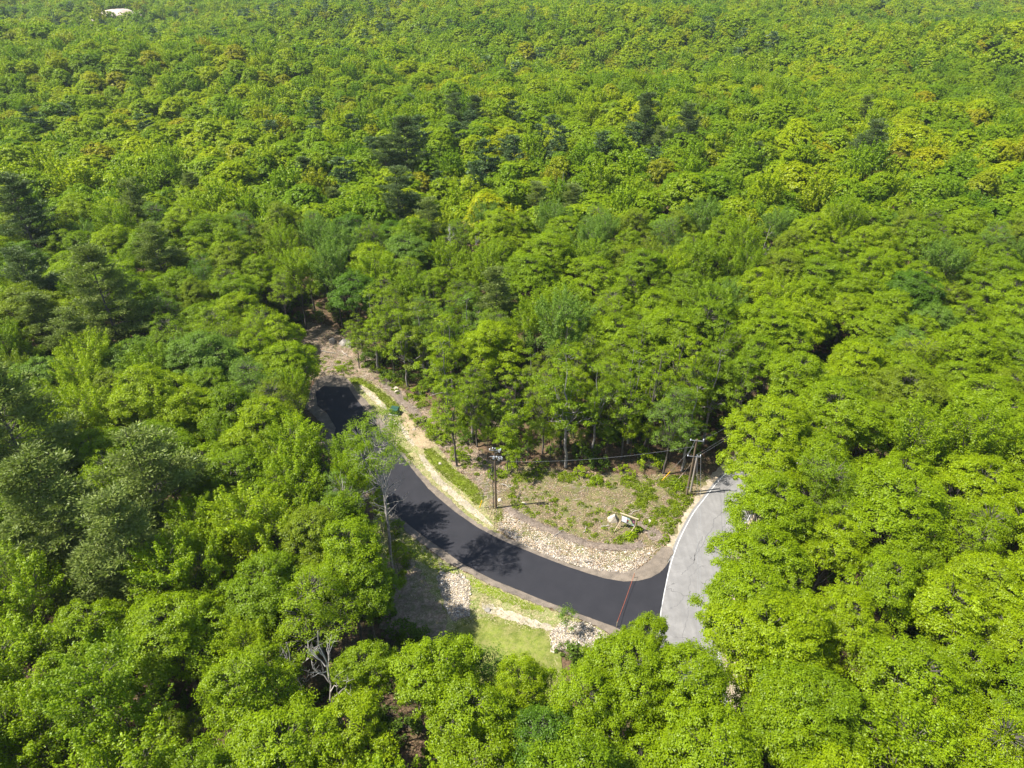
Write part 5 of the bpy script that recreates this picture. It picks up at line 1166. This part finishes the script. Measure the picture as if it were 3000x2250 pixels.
def flat(name, mat, pts, y=-.094):
    m = MB(); v = [(x0+a*PW, y, zb_+b*1.22) for a, b in pts]+[(x0+a*PW, y+.003, zb_+b*1.22) for a, b in pts]; n = len(pts)
    me = bpy.data.meshes.new(name); me.from_pydata(v, [], [tuple(range(n)), tuple(range(2*n-1, n-1, -1))]+[(i, n+i, n+(i+1) % n, (i+1) % n) for i in range(n)]); me.materials.append(M[mat]); return link(name, me, e)
flat('white_field', 'p_white', [(.02, .12), (.385, .12), (.385, .95), (.02, .95)])
flat('emblem', 'p_dark', [(.15, .62), (.19, .60), (.20, .68), (.17, .76), (.15, .82), (.13, .74), (.14, .68)], -.099)
for k in range(4): flat('text_line', 'p_teal', [(.08, .52-k*.085), (.31-.03*(k % 2), .52-k*.085), (.31-.03*(k % 2), .50-k*.085), (.08, .50-k*.085)], -.099)
flat('picture_sky', 'p_teal', [(.40, .60), (.62, .62), (.60, .95), (.40, .95)])
flat('picture_map', 'p_green', [(.52, .18), (.80, .14), (.86, .30), (.74, .62), (.62, .84), (.52, .62)], -.099)
flat('picture_field', 'p_tan', [(.63, .22), (.76, .24), (.72, .46), (.64, .62), (.60, .42)], -.104)
flat('picture_roof', 'p_red', [(.42, .52), (.53, .50), (.54, .68), (.44, .72)], -.107)
flat('picture_rose', 'p_rose', [(.84, .5), (.97, .46), (.97, .74), (.86, .78)], -.099)
flat('picture_water', 'p_teal', [(.82, .10), (.98, .06), (.98, .22), (.88, .34)], -.102)
flat('bottom_band', 'p_white', [(.42, .07), (.98, .03), (.98, .06), (.42, .10)], -.104)

# ------------------------------------------------------------------ orange rope across the road mouth
ra = P(1857, 1694); rb = P(1806, 1838)
e = empty('orange_rope', (0, 0, 0), label='orange rope strung low across the mouth of the black road', category='rope')
t_ = np.linspace(0, 1, 16)[:, None]; rp3 = np.array([ra.x, ra.y, .95])*(1-t_)+np.array([rb.x, rb.y, .95])*t_; rp3[:, 2] -= .28*4*(t_*(1-t_))[:, 0]
part('rope', e, M['orange'], lambda m: m.tube(rp3, .022, 5, 0), True)
for nm, c in (('stake', ra), ('stake', rb)): part('stake', e, M['lumber'], lambda m, c=c: m.box((c.x, c.y, .5), (.06, .06, 1.05)))

# ------------------------------------------------------------------ far gravel pile
q = P(337, 4, 20); ang = np.linspace(0, 6.28, 19)[:-1]; rng = np.random.default_rng(3)
m = MB(); rings = 7; pts = []
for k in range(rings):
    f = k/(rings-1)
    for a in ang: rr = (1-f)*(26+rng.uniform(-3, 3)); pts.append((q.x+math.cos(a)*rr*1.15, q.y+math.sin(a)*rr, float(hill(q.x, q.y))-2+15.0*(1-(1-f)**2.6)+rng.uniform(-.6, .6)))
na = len(ang); m.add(pts, [(k*na+i, k*na+(i+1) % na, (k+1)*na+(i+1) % na, (k+1)*na+i) for k in range(rings-1) for i in range(na)])
link('gravel_pile', m.mesh('gravel_pile', [M['pit']], True), label='pale heap of gravel beyond the forest at the top left', category='gravel pile')

# ------------------------------------------------------------------ air
hz = Mat('haze_air'); vol = hz.n('VolumePrincipled'); vol.inputs['Color'].default_value = (0.80, 0.90, 1.0, 1); vol.inputs['Density'].default_value = 0.00007; vol.inputs['Anisotropy'].default_value = 0.2
hz.l(vol.outputs[0], hz.out.inputs['Volume'])
m = MB(); m.box((0, 1000, 29), (5200, 4200, 86)); hzo = link('haze', m.mesh('haze', [hz.m]), kind='stuff', label='faint blue summer haze over the forest', category='haze')
